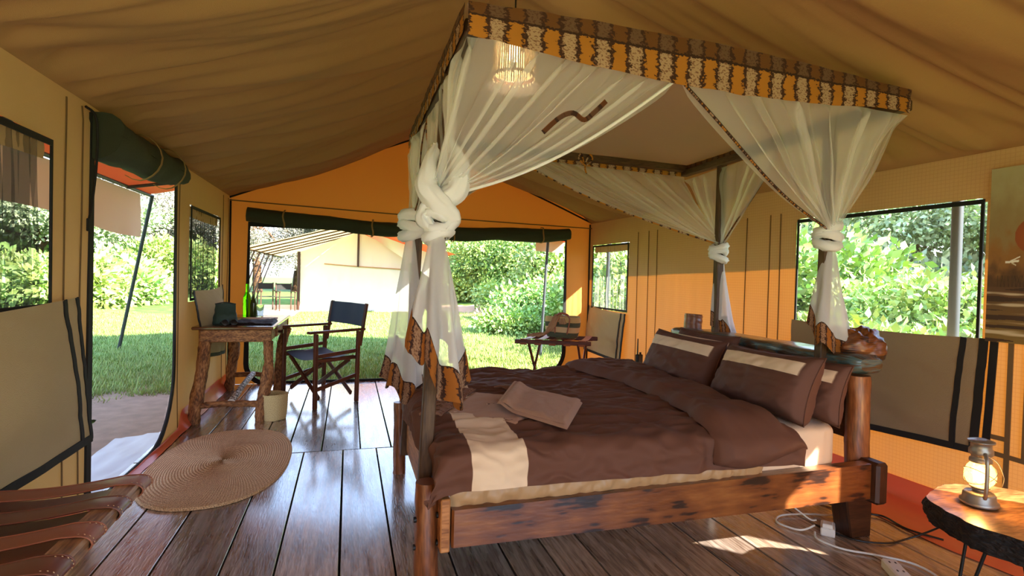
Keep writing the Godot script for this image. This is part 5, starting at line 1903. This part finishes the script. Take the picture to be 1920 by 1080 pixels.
func dressings() -> void:
	# left wall, right wall: flaps let down below their windows
	flap("window_flap", "large khaki flap hanging loose below the left foreground window, black taped edge", 1, [Vector3(-1.3, 1.03, 0.05), Vector3(-2.91, 1.06, 0.03), Vector3(-3.02, 0.385, 0.05), Vector3(-1.3, 0.45, 0.1)], 0.05,
		[[Vector2(0.915, 0.0), Vector2(0.94, 1.0), 0.028], [Vector2(0.995, 0.0), Vector2(0.995, 1.0), 0.024], [Vector2(0.0, 0.99), Vector2(1.0, 0.99), 0.035]], M.flap, 301)
	flap("window_flap", "pale flap behind the writing desk below the small left window", 1, [Vector3(-4.86, 1.03, 0.02), Vector3(-5.86, 1.06, 0.03), Vector3(-5.9, 0.40, 0.05), Vector3(-4.9, 0.50, 0.10)], 0.09,
		[[Vector2(0.99, 0.0), Vector2(0.99, 1.0), 0.02], [Vector2(0.0, 0.99), Vector2(1.0, 0.99), 0.03], [Vector2(0.01, 0.0), Vector2(0.01, 1.0), 0.04]], M.flap, 311)
	flap("window_flap", "tan flap with black tape below the small right window by the luggage rack", -1, [Vector3(-6.3, 0.885, 0.0), Vector3(-5.38, 0.83, 0.02), Vector3(-5.42, 0.29, 0.05), Vector3(-6.36, 0.33, 0.05)], 0.05,
		[[Vector2(0.01, 0.0), Vector2(0.01, 1.0), 0.026], [Vector2(0.90, 0.0), Vector2(0.91, 1.0), 0.02], [Vector2(0.985, 0.0), Vector2(0.985, 1.0), 0.03], [Vector2(0.0, 0.985), Vector2(1.0, 0.985), 0.03]], M.flap, 321)
	flap("window_flap", "broad brown-grey flap below the big right window behind the headboard", -1, [Vector3(-3.14, 0.955, 0.02), Vector3(-1.93, 0.955, 0.02), Vector3(-1.94, 0.375, 0.04), Vector3(-3.12, 0.33, 0.05)], 0.03,
		[[Vector2(0.915, 0.0), Vector2(0.90, 1.0), 0.028], [Vector2(0.99, 0.0), Vector2(0.985, 1.0), 0.04], [Vector2(0.0, 0.985), Vector2(1.0, 0.985), 0.035]], mt("flap_dark", c8(150, 128, 96), 0.9, {"heightmap_texture": M.cloth_h, "heightmap_scale": 0.3, "uv1_triplanar": true, "uv1_scale": Vector3(2, 2, 2)}), 331)
	curtain(1, -1.32, -2.72, 1.03, 1.71, 22, M.curtain, 341, "gauze_curtain", "dark gauze curtain with streaky folds in the left foreground window")
	curtain(1, -4.84, -5.83, 0.97, 1.69, 14, M.curtain, 347, "gauze_curtain", "dark pleated gauze curtain in the small window above the desk")
	curtain(-1, -6.21, -5.39, 0.86, 1.61, 11, M.gauze, 353, "gauze_curtain", "pale gauze curtain in the small right window near the gable")
	# shadows of outer flap frames, drawn as dark strips on the right wall
	var q: Mb
	var wall: Node3D = get_node("wall_right")
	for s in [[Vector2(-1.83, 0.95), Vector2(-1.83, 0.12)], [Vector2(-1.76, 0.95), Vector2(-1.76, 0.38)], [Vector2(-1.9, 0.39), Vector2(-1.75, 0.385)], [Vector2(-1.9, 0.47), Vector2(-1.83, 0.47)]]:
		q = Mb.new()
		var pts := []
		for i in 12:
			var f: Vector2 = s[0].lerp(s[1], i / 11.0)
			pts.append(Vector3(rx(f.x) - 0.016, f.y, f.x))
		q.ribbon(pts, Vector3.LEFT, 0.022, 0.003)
		obj("shadow_strip", q, M.seam, wall)  # painted shadow, in the seam colour
	q = Mb.new()
	q.ribbon([Vector3(rx(-1.9) - 0.016, 0.96, -1.9), Vector3(rx(-1.91) - 0.02, 0.6, -1.91), Vector3(rx(-1.91) - 0.02, 0.38, -1.92)], Vector3.LEFT, 0.035, 0.003)
	obj("zip_tape", q, M.black_tape, wall)
	# plastic groundsheet turned up along the walls
	var b := Mb.new()
	b.grid(120, 8, func(a, c):
		var z := lerpf(ZB + 0.05, -1.0, a)
		var gap := 1.0 - smoothstep(-4.62, -4.5, z) * (1.0 - smoothstep(-3.05, -2.95, z))
		return Vector3(XL + 0.014 + 0.05 * pow(1 - c, 2) + 0.006 * N(z * 4, c * 2, 0, 361), 0.004 + 0.135 * c * maxf(gap, 0.12) , z), 5, 0.2)
	struct("baseboard_left", b, M.pvc)
	b = Mb.new()
	b.grid(140, 14, func(a, c):
		var z := lerpf(ZB + 0.1, -0.6, a)
		var s: float = c * 0.48
		var x := rx(z) - 0.02
		var bump := 0.010 * (0.5 + 0.5 * N(z * 3, c * 4, 0, 362)) + 0.004 * N(z * 9, c * 8, 0, 363)
		if s < 0.1:
			return Vector3(x - s * 0.3, 0.11 - s, z)
		return Vector3(x - 0.03 - (s - 0.1) + 0.03 * N(z * 1.5, 0, 0, 364) * c, 0.004 + bump * (1.0 if c < 0.97 else 0.0), z), 5, 0.5)
	struct("baseboard_right", b, M.pvc)


# ---------------------------------------------------------------- the bush outside
func leaf_cluster(sd: int, leaves: int, size: float, spread: float, m: Material) -> ArrayMesh:
	var r := RandomNumberGenerator.new()
	r.seed = sd
	var b := Mb.new()
	for i in leaves:
		var d := Vector3(r.randf_range(-1, 1), r.randf_range(-1, 1), r.randf_range(-1, 1)).normalized()
		var p := d * spread * r.randf_range(0.3, 1.0)
		var up := (d + Vector3(r.randf_range(-0.7, 0.7), r.randf_range(-0.2, 0.9), r.randf_range(-0.7, 0.7))).normalized()
		var sd2 := up.cross(Vector3(r.randf_range(-1, 1), r.randf_range(-1, 1), r.randf_range(-1, 1))).normalized()
		var l := size * r.randf_range(0.7, 1.3)
		var w := l * 0.32
		var n := sd2.cross(up) * w * 0.35
		var i0 := b.vert(p)
		b.vert(p + up * l * 0.45 + sd2 * w + n)
		b.vert(p + up * l)
		b.vert(p + up * l * 0.45 - sd2 * w + n)
		b.tri(i0, i0 + 1, i0 + 2)
		b.tri(i0, i0 + 2, i0 + 3)
	return b.mesh(m)


func scatter(parent: Node3D, called: String, me: Mesh, xf: Array, tint: Array) -> MultiMeshInstance3D:
	var mm := MultiMesh.new()
	mm.transform_format = MultiMesh.TRANSFORM_3D
	mm.use_colors = true
	mm.mesh = me
	mm.instance_count = xf.size()
	for i in xf.size():
		mm.set_instance_transform(i, xf[i])
		mm.set_instance_color(i, tint[i])
	var o := MultiMeshInstance3D.new()
	o.name = called
	o.multimesh = mm
	o.set_meta("kind", "stuff")
	parent.add_child(o, true)
	return o


func rnd_basis(s: float) -> Basis:
	return Basis(Vector3(rng.randf_range(-1, 1), rng.randf_range(-1, 1), rng.randf_range(-1, 1)).normalized(), rng.randf() * TAU).scaled(Vector3.ONE * s)


func bush(label: String, at: Vector3, size: Vector3, count: int, me: Mesh, hue: Color, group := "leafy bushes around the tent", lobes := 7) -> void:
	var t := thing("bush", label, "bush", at, 0, group)
	var L := []
	for i in lobes:
		var w := TAU * i / lobes + rng.randf()
		var f := rng.randf_range(0.15, 0.75)
		L.append([Vector3(cos(w) * size.x * 0.5 * f, size.y * rng.randf_range(0.3, 0.72), sin(w) * size.z * 0.5 * f), size * rng.randf_range(0.22, 0.36)])
	L.append([Vector3(0, size.y * 0.35, 0), size * 0.4])
	var xf := []
	var tint := []
	for i in count:
		var q = L[i % L.size()]
		var d := Vector3(rng.randf_range(-1, 1), rng.randf_range(-1, 1), rng.randf_range(-1, 1)).normalized()
		var p: Vector3 = q[0] + d * q[1] * pow(rng.randf(), 0.3) * rng.randf_range(0.85, 1.12)
		if p.y < 0.02:
			p.y = rng.randf_range(0.02, 0.3)
		xf.append(Transform3D(rnd_basis(rng.randf_range(0.7, 1.4)), p))
		var v := rng.randf_range(0.65, 1.25)
		tint.append(Color(hue.r * v * rng.randf_range(0.85, 1.2), hue.g * v, hue.b * v * rng.randf_range(0.7, 1.2)))
	scatter(t, "foliage", me, xf, tint)
	var b := Mb.new()
	for i in 5:
		var w := TAU * i / 5.0
		b.tube(smooth([Vector3(cos(w) * 0.06, -0.05, sin(w) * 0.06), Vector3(cos(w) * size.x * 0.12, size.y * 0.35, sin(w) * size.z * 0.12), Vector3(cos(w) * size.x * 0.25, size.y * 0.7, sin(w) * size.z * 0.25)], 4), 0.015 + size.y * 0.008, 6)
	var s := obj("stems", b, M.trunk, t)
	s.set_meta("kind", "stuff")


func tree(label: String, at: Vector3, h: float, spread: float, count: int, me: Mesh, hue: Color, lean: Vector3, flat := 0.35, trunk_r := 0.16, low := 0.74) -> void:
	var t := thing("tree", label, "tree", at, 0, "trees beyond the grass")
	var b := Mb.new()
	var top := lean + Vector3(0, h * 0.62, 0)
	branch(b, [Vector3(0, -0.1, 0), lean * 0.4 + Vector3(0, h * 0.3, 0), top], [trunk_r * 1.3, trunk_r, trunk_r * 0.7], int(at.x * 7) + 400, 0.15, 10)
	obj("trunk", b, M.trunk, t)
	b = Mb.new()
	var pads := []
	for i in 9:
		var w := TAU * i / 9.0 + rng.randf() * 0.6
		var f := rng.randf_range(0.35, 1.0)
		var e := Vector3(cos(w) * spread * f, h * rng.randf_range(low, 0.95), sin(w) * spread * f)
		pads.append(e)
		b.tube(smooth([top - Vector3(0, h * 0.1 * rng.randf(), 0), top.lerp(e, 0.5) + Vector3(0, h * 0.04, 0), e], 4), [trunk_r * 0.5, trunk_r * 0.45, trunk_r * 0.4, trunk_r * 0.35, trunk_r * 0.3, trunk_r * 0.25, trunk_r * 0.2, trunk_r * 0.15, trunk_r * 0.1], 6)
	var br := obj("branches", b, M.trunk, t)
	br.set_meta("kind", "stuff")
	var xf := []
	var tint := []
	for i in count:
		var e: Vector3 = pads[i % pads.size()]
		var d := Vector3(rng.randf_range(-1, 1), rng.randf_range(-1, 1), rng.randf_range(-1, 1)).normalized() * pow(rng.randf(), 0.4)
		xf.append(Transform3D(rnd_basis(rng.randf_range(0.7, 1.4) * spread * 0.2), e + Vector3(d.x * spread * 0.45, d.y * spread * 0.45 * flat, d.z * spread * 0.45)))
		var v := rng.randf_range(0.6, 1.25)
		tint.append(Color(hue.r * v, hue.g * v, hue.b * v))
	scatter(t, "crown", me, xf, tint)


func outside() -> void:
	var g := Mb.new()
	g.grid(200, 200, func(a, b):
		var x: float = 90.0 * signf(a - 0.5) * pow(absf(a - 0.5) * 2.0, 2.2)
		var z: float = -6.0 + 120.0 * signf(0.5 - b) * pow(absf(b - 0.5) * 2.0, 2.2)
		return Vector3(x, ground(x, z), z), 180, 200)
	struct("ground", g, M.grass_ground)
	mt("leaf", c8(255, 255, 255), 0.6, {"vertex_color_use_as_albedo": true, "backlight": Color(0.30, 0.42, 0.06)})
	mt("trunk", c8(128, 112, 96), 0.9, {"albedo_texture": M.bark_tex, "uv1_scale": Vector3(0.6, 1, 1)})
	mt("grass_blade", c8(255, 255, 255), 0.7, {"vertex_color_use_as_albedo": true, "backlight": Color(0.20, 0.32, 0.04)})
	var small := leaf_cluster(1, 30, 0.075, 0.2, M.leaf)
	var mid := leaf_cluster(2, 34, 0.12, 0.32, M.leaf)
	var big := leaf_cluster(3, 44, 0.2, 0.6, M.leaf)
	var fine := leaf_cluster(4, 60, 0.17, 0.75, M.leaf)
	var lime := Color(0.38, 0.52, 0.15)
	var green := Color(0.28, 0.43, 0.12)
	var dull := Color(0.40, 0.47, 0.27)
	# bank of bushes seen through the gable doorway, right of the other tent
	bush("low bright bush in front of the bank right of the dirt patch", Vector3(6.6, -0.2, -19.5), Vector3(3.6, 1.2, 2.5), 700, mid, lime)
	bush("low round bush beside the leaning porch pole", Vector3(5.9, -0.2, -15.5), Vector3(2.8, 1.3, 2.6), 800, mid, lime)
	bush("knee-high shrub growing left of the luggage rack in the grass", Vector3(3.9, -0.2, -12.5), Vector3(2.2, 0.7, 1.6), 500, small, lime)
	bush("broad lime-green bush on the bank behind the dirt patch", Vector3(6.2, -0.2, -25.5), Vector3(5.5, 2.4, 4), 1000, mid, lime)
	bush("tall bush behind the other tent's right corner", Vector3(3.6, -0.2, -28), Vector3(5, 3.6, 4), 900, big, green)
	bush("tall dense bush in the middle of the bank", Vector3(7.0, -0.2, -24), Vector3(5, 3.8, 4), 1000, mid, green)
	bush("tall bush filling the right edge of the gable doorway", Vector3(7.4, -0.2, -18), Vector3(4.5, 3.4, 4), 1100, mid, Color(0.36, 0.46, 0.15))
	bush("highest bush of the bank, behind all the others", Vector3(9, -0.2, -32), Vector3(9, 6.0, 6), 1000, big, green)
	bush("dark high bush right of the other tent's roof", Vector3(4.5, -0.2, -38), Vector3(8, 6.0, 6), 900, big, dull)
	# close growth beyond the right wall
	bush("sunlit bush close outside the small right window", Vector3(6.6, -0.2, -11.5), Vector3(4.2, 2.6, 4), 900, mid, lime)
	bush("bush outside between the two right windows", Vector3(7.0, -0.2, -8), Vector3(4, 2.2, 4), 800, mid, green)
	bush("leafy bush close outside the big window, left behind the netting", Vector3(6.9, -0.2, -5.2), Vector3(3.4, 1.5, 3), 1500, small, lime)
	bush("bright leafy bush in the middle of the big window", Vector3(8.6, -0.2, -5.6), Vector3(4, 1.6, 3.4), 1500, small, lime)
	bush("feathery pale bush beside the grey pole in the big window", Vector3(8.4, -0.2, -3.9), Vector3(3.6, 1.55, 3), 1500, small, Color(0.38, 0.46, 0.2))
	bush("low weeds under the big window's sill, outside", Vector3(5.4, -0.2, -3.3), Vector3(2.4, 1.15, 2.6), 1100, small, lime)
	bush("distant bush under the acacias in the big window", Vector3(17, -0.2, -11), Vector3(8, 2.4, 7), 900, big, dull)
	tree("acacia with dark branches in the big right window, left one", Vector3(19, -0.2, -15), 4.7, 4.4, 420, fine, dull, Vector3(0.6, 0, 0.4), 0.3)
	tree("acacia behind the grey pole in the big right window", Vector3(18, -0.2, -10.5), 4.2, 3.4, 420, fine, dull, Vector3(-0.6, 0, 0.4), 0.3)
	tree("grey-trunked tree at the right end of the big window", Vector3(14, -0.2, -5.4), 3.9, 2.4, 300, fine, dull, Vector3(0.3, 0, 0.2), 0.35)
	# left: open grass, far hedge and flat acacias
	var spots := [[-9.5, -22.0, 1.7], [-13.5, -22.0, 1.9], [-18.0, -25.0, 2.0], [-23.0, -24.0, 2.0], [-14.0, -30.0, 2.8], [-28.0, -30.0, 3.2], [-20.0, -18.0, 1.6], [-26.0, -17.0, 1.8], [-33.0, -20.0, 3.0], [-9.0, -34.0, 3.0]]
	var names := ["far bush left of the porch ropes", "far bush behind the leaning pole", "far bush in the middle of the side doorway", "far bush at the left of the side doorway", "taller far bush behind the doorway's hedge", "hazy high bush at the back of the clearing", "bush in the left window's right half", "bush in the left window's middle", "high far bush in the left window", "far bush above the writing desk's window"]
	for i in spots.size():
		bush(names[i], Vector3(spots[i][0], -0.2, spots[i][1]), Vector3(6, spots[i][2], 5), 700, big, [lime, green, lime][i % 3])
	tree("flat-topped acacia framed high in the side doorway", Vector3(-13.0, -0.2, -28), 4.1, 4.4, 460, fine, dull, Vector3(0.5, 0, 0), 0.25)
	tree("flat-topped acacia at the side doorway's left edge", Vector3(-21, -0.2, -29), 4.4, 4.6, 460, fine, dull, Vector3(-0.5, 0, 0), 0.25)
	tree("flat-topped acacia over the hedge in the left foreground window", Vector3(-24, -0.2, -20), 4.4, 4.6, 460, fine, dull, Vector3(0.5, 0, 0), 0.25)
	tree("rounded acacia right of the leaning pole in the side doorway", Vector3(-14.5, -0.2, -41), 5.2, 4.2, 420, fine, green, Vector3(0.3, 0, 0), 0.4)
	tree("thick pinkish trunk seen through the left foreground window", Vector3(-9.6, -0.2, -13.3), 7.5, 3.0, 200, fine, dull, Vector3(0.2, 0, 0), 0.3, 0.22)
	# grey wood behind the other tent
	for i in 9:
		var x := -13.0 + i * 1.9
		tree("gnarled grey tree in the wood behind the other tent's porch roof", Vector3(x, -0.2, -36 - 5 * absf(sin(i * 2.3))), 6.8 + sin(i * 1.7), 2.6, 520, fine, Color(0.30, 0.28, 0.22), Vector3(0.6 * sin(i * 3.0), 0, 0), 0.9, 0.22, 0.3)
	# grass
	var blade := Mb.new()
	for i in 7:
		var w := TAU * i / 7.0 + i
		var p := Vector3(cos(w), 0, sin(w)) * 0.03
		var tip := p + Vector3(cos(w) * 0.04, 0.05 + 0.02 * sin(i * 2.0), sin(w) * 0.04)
		var s := Vector3(-sin(w), 0, cos(w)) * 0.006
		var i0 := blade.vert(p - s)
		blade.vert(p + s)
		blade.vert(tip)
		blade.tri(i0, i0 + 1, i0 + 2)
	var bm := blade.mesh(M.grass_blade)
	var xf := []
	var tint := []
	for i in 60000:
		var x: float
		var z: float
		if i % 2 == 0:
			z = -6.5 - 15.0 * pow(rng.randf(), 1.4)
			x = rng.randf_range(-3.2, 5.5) * (1.0 + (-6.5 - z) * 0.03)
		else:
			x = -1.9 - 9.0 * pow(rng.randf(), 1.2)
			z = -rng.randf_range(2.0, 14.0) + (x + 1.3) * 0.9
		if bare(x, z) > 0.35 + 0.3 * rng.randf():
			continue
		xf.append(Transform3D(Basis(Vector3.UP, rng.randf() * TAU).scaled(Vector3.ONE * rng.randf_range(0.7, 1.5)), Vector3(x, ground(x, z) - 0.005, z)))
		var v := rng.randf_range(0.7, 1.25)
		tint.append(Color(0.26 * v * rng.randf_range(0.85, 1.2), 0.36 * v, 0.085 * v))
	var gr := scatter(self, "grass_tufts", bm, xf, tint)
	tag(gr, "short green grass growing round the tent", "grass")
	var d := Mb.new()
	d.grid(40, 40, func(a, b):
		var w: float = TAU * a
		var r: float = (0.05 + b) * (1.0 + 0.35 * N(cos(w) * 1.5, sin(w) * 1.5, 0, 371))
		var x := -2.1 + cos(w) * r * 1.0
		var z := -5.4 + sin(w) * r * 2.6
		return Vector3(x, ground(x, z) + 0.025 * (1 - b), z), 3, 3, true)
	tag(obj("bare_earth", d, M.dirt_ground), "patch of bare trodden earth outside the left side doorway", "earth")
	d = Mb.new()
	d.grid(40, 12, func(a, b):
		var w: float = TAU * a
		var r: float = b * (1.0 + 0.4 * N(cos(w) * 1.5, sin(w) * 1.5, 0, 372))
		var x := 4.3 + cos(w) * r * 1.5
		var z := -20.5 + sin(w) * r * 3.2
		return Vector3(x, ground(x, z) + 0.03 * (1 - b), z), 3, 3, true)
	tag(obj("dirt_path", d, mt("red_earth", c8(190, 150, 122), 1.0)), "reddish bare earth below the bank beyond the gable doorway", "earth")
	d = Mb.new()
	d.grid(60, 12, func(a, b):
		var z := lerpf(-4.7, -2.6, a)
		return Vector3(-1.22 - 0.42 * b, -0.02 - 0.06 * b + 0.010 * N(z * 3 + b * 2, b * 5, 0, 373), z), 2, 0.5)
	tag(obj("sod_cloth", d, mt("white_sheet", c8(206, 208, 210), 0.7)), "white ground cloth spread outside the side doorway's sill", "cloth")
	poles()
	other_tent()


func ground(x: float, z: float) -> float:
	return -0.13 + 0.03 * N(x * 0.25, z * 0.25, 0, 2) + 0.012 * maxf(0.0, -z - 10.0) * smoothstep(3.0, 6.0, x)


func bare(x: float, z: float) -> float:
	var a := 1.0 - Vector2((x + 2.1) / 1.0, (z + 5.4) / 2.6).length() + 0.3 * N(x * 2, z * 2, 0, 374)
	var b := 1.0 - Vector2((x - 4.3) / 1.5, (z + 20.5) / 3.2).length()
	return maxf(0.0, maxf(a, b))


func poles() -> void:
	var b := Mb.new()
	b.tube([Vector3(-3.53, -0.15, -10.2), Vector3(-2.78, 2.27, -9.2)], 0.026, 10)
	tag(obj("awning_pole", b, M.steel_grey), "thin leaning pole holding the awning outside the side doorway", "pole")
	b = Mb.new()
	b.tube([Vector3(3.09, -0.15, -8.55), Vector3(3.2, 2.0, -8.6)], 0.024, 10)
	tag(obj("awning_pole", b, M.steel_grey), "slim porch pole beyond the gable doorway's right side", "pole")
	b = Mb.new()
	b.tube([Vector3(3.54, -0.15, -2.4), Vector3(3.56, 1.9, -2.42)], 0.03, 14)
	tag(obj("awning_pole", b, M.steel_grey), "thick grey pole standing outside the big right window", "pole")
	b = Mb.new()
	b.tube([Vector3(3.5, -0.15, -7.0), Vector3(3.52, 1.9, -7.0)], 0.026, 12)
	tag(obj("awning_pole", b, M.steel_grey), "grey pole seen through the small right window", "pole")
	# awning frame bars under the fly on the left, with a loose side curtain of canvas
	for s in [[Vector3(-2.8, 2.26, -9.2), Vector3(-2.8, 2.26, 1.0), "long awning bar along the fly's left edge"], [Vector3(-2.8, 2.25, -5.1), Vector3(-0.6, 2.66, -5.1), "dark rafter of the awning above the side doorway, nearer one"], [Vector3(-2.8, 2.25, -8.3), Vector3(-0.6, 2.66, -8.3), "dark rafter of the awning above the side doorway, farther one"]]:
		b = Mb.new()
		b.tube([s[0], s[1]], 0.022, 10)
		tag(obj("awning_bar", b, M.steel_grey), s[2], "bar")
	b = Mb.new()
	b.grid(80, 12, func(a, c):
		var z := lerpf(-8.9, -0.5, a)
		var drop := 0.55 + 0.06 * sin(z * 1.3)
		return Vector3(-2.84 + 0.05 * N(z * 1.2, c, 0, 381) * c, 2.24 - drop * c, z), 6, 0.5)
	tag(obj("awning_curtain", b, M.pink_canvas), "faded pink canvas valance hanging from the left awning edge", "valance")
	b = Mb.new()
	b.grid(20, 8, func(a, c):
		return Vector3(lerpf(3.15, 3.68, a), 1.98 - 0.02 * a - 0.3 * c, -9.1 + 0.02 * sin(a * 9)), 1, 0.3)
	tag(obj("awning_curtain", b, M.pink_canvas), "small pink valance corner at the gable doorway's top right", "valance")


func other_tent() -> void:
	var z := -19.5
	mt("white_canvas", c8(232, 226, 222), 0.85, {"backlight": Color(0.4, 0.36, 0.3)})
	mt("tan_roof", c8(206, 178, 140), 0.85, {"backlight": Color(0.9, 0.75, 0.5)})
	var t := thing("neighbour_tent", "pale canvas safari tent with a pitched porch roof across the grass", "tent", Vector3(0.3, -0.12, z))
	var b := Mb.new()
	b.grid(40, 24, func(a, c):
		var x := lerpf(-1.85, 1.75, a)
		var top := lerpf(2.0, 2.75, 1.0 - absf(x) / 1.85)
		return Vector3(x, top * c, 0.04 * N(x * 1.2, c * 2, 0, 391) + 0.02 * N(x * 5, c, 0, 392)), 3.6, 2.7)
	obj("front_wall", b, M.white_canvas, t)
	for s in [-1.85, 1.75]:
		b = Mb.new()
		b.grid(20, 8, func(a, c): return Vector3(s + 0.02 * sin(a * 20), 2.0 * c, -6.0 * a), 6, 2)
		obj("side_wall", b, M.white_canvas, t)
	b = Mb.new()
	b.grid(30, 20, func(a, c):
		var x := lerpf(-3.2, 0.0, a)
		return Vector3(x, lerpf(1.98, 2.95, a) - 0.05 * sin(a * PI) + 0.015 * N(x * 2, c * 6, 0, 393), lerpf(2.6, -6.2, c)), 3, 8)
	obj("roof_slope", b, M.tan_roof, t)
	b = Mb.new()
	b.grid(30, 20, func(a, c):
		var x := lerpf(0.0, 2.9, a)
		return Vector3(x, lerpf(2.95, 2.0, a) - 0.05 * sin(a * PI), lerpf(2.6, -6.2, c)), 3, 8)
	obj("roof_slope", b, M.fly_canvas, t, "red-orange roof slope")
	for i in 5:
		b = Mb.new()
		var zz := 2.3 - i * 1.3
		b.tube([Vector3(-3.15, 1.94, zz), Vector3(-0.1, 2.84, zz)], 0.022, 8)
		obj("rafter", b, M.dark_wood, t)
	b = Mb.new()
	b.tube([Vector3(-3.15, 1.95, 2.55), Vector3(-3.15, 1.95, -6.0)], 0.03, 8)
	obj("eave_bar", b, M.dark_wood, t)
	b = Mb.new()
	b.tube([Vector3(0, 1.55, 0.07), Vector3(0, 2.72, 0.07)], 0.035, 8)
	obj("king_post", b, M.dark_wood, t)
	b = Mb.new()
	b.tube(smooth([Vector3(-1.1, 1.62, 0.06), Vector3(0, 1.56, 0.06), Vector3(1.7, 1.5, 0.06)], 4), 0.02, 8)
	obj("wall_rope", b, M.rope_beige, t)
	b = Mb.new()
	b.grid(24, 16, func(a, c):
		var x := lerpf(0.2, 2.5, a)
		return Vector3(x, lerpf(2.78, 2.05, a) - c * (0.12 + 0.75 * pow(a, 1.2)) , 0.5 + 0.12 * sin(a * 12) * c), 2.4, 0.7)
	obj("porch_drape", b, M.white_canvas, t)
	for i in 6:
		b = Mb.new()
		b.tube([Vector3(-3.1, 1.95, 2.2 - i * 1.1), Vector3(-3.75, 0.0, 2.4 - i * 1.1)], 0.022, 6)
		obj("guy_rope", b, M.dark_wood, t)
	b = Mb.new()
	b.box(Vector3(-2.6, 0.0, -0.5), Vector3(1.5, 0.1, 5.0), 0.02)
	obj("porch_floor", b, mt("pale_earth", c8(206, 180, 150), 0.9), t)
	b = Mb.new()
	b.tube([Vector3(-1.9, 0, 0.05), Vector3(-1.9, 2.0, 0.05)], 0.05, 10)
	obj("corner_post", b, M.dark_wood, t)
	for k in 2:
		var ch := thing("porch_chair", ["dark folding chair on the other tent's porch, nearer its wall", "dark folding chair on the other tent's porch, nearer the ropes"][k], "chair", Vector3(-1.95 - 0.6 * k, -0.07, -19.0 - 0.4 * k), 0.4, "porch chairs of the other tent")
		for x in [-0.24, 0.24]:
			for zc in [-0.2, 0.2]:
				b = Mb.new()
				beam(b, Vector3(x, 0, zc), Vector3(x, 0.62 if zc > 0 else 0.9, zc), 0.035, 0.035, 0.004)
				obj("leg", b, M.dark_wood, ch)
			b = Mb.new()
			beam(b, Vector3(x, 0.63, -0.22), Vector3(x, 0.63, 0.26), 0.03, 0.05, 0.004, Vector3.UP)
			obj("armrest", b, M.dark_wood, ch)
		b = Mb.new()
		b.box(Vector3(0, 0.44, 0), Vector3(0.48, 0.02, 0.4), 0.004)
		obj("seat", b, M.black_tape, ch)
		b = Mb.new()
		b.box(Vector3(0, 0.78, -0.2), Vector3(0.48, 0.2, 0.015), 0.004)
		obj("back", b, M.black_tape, ch)


func stage() -> void:
	var cam := Camera3D.new()
	cam.name = "camera"
	add_child(cam)
	cam.basis = Basis(Vector3(0.95754, 0.02605, 0.28712), Vector3(-0.01943, 0.99948, -0.02588), Vector3(-0.28764, 0.01920, 0.95755)).orthonormalized()
	cam.position = Vector3(0, 1.2, 0)
	cam.fov = rad_to_deg(2 * atan(540.0 / 1021.0))
	cam.near = 0.05
	cam.far = 400
	var sky := ProceduralSkyMaterial.new()
	sky.sky_top_color = c8(150, 186, 236)
	sky.sky_horizon_color = c8(236, 242, 250)
	sky.sky_energy_multiplier = 1.5
	sky.ground_bottom_color = c8(120, 130, 90)
	sky.ground_horizon_color = c8(200, 205, 190)
	var e := Environment.new()
	e.background_mode = Environment.BG_SKY
	e.sky = Sky.new()
	e.sky.sky_material = sky
	e.tonemap_mode = Environment.TONE_MAPPER_LINEAR
	e.tonemap_exposure = 2.45
	e.sdfgi_enabled = true
	e.ssao_enabled = true
	e.ssil_enabled = true
	var we := WorldEnvironment.new()
	we.name = "environment"
	we.environment = e
	add_child(we)
	var sun := DirectionalLight3D.new()
	sun.name = "sun"
	sun.light_energy = 5.0
	sun.light_color = c8(255, 246, 230)
	sun.light_angular_distance = 0.6
	sun.shadow_enabled = true
	add_child(sun)
	sun.look_at_from_position(Vector3(0.73, 0.625, 0.68), Vector3.ZERO)


func _ready() -> void:
	rng.seed = 7
	stage()
	textures()
	materials()
	bed_materials()
	furniture_materials()
	tent()
	bed()
	furniture()
	dressings()
	outside()
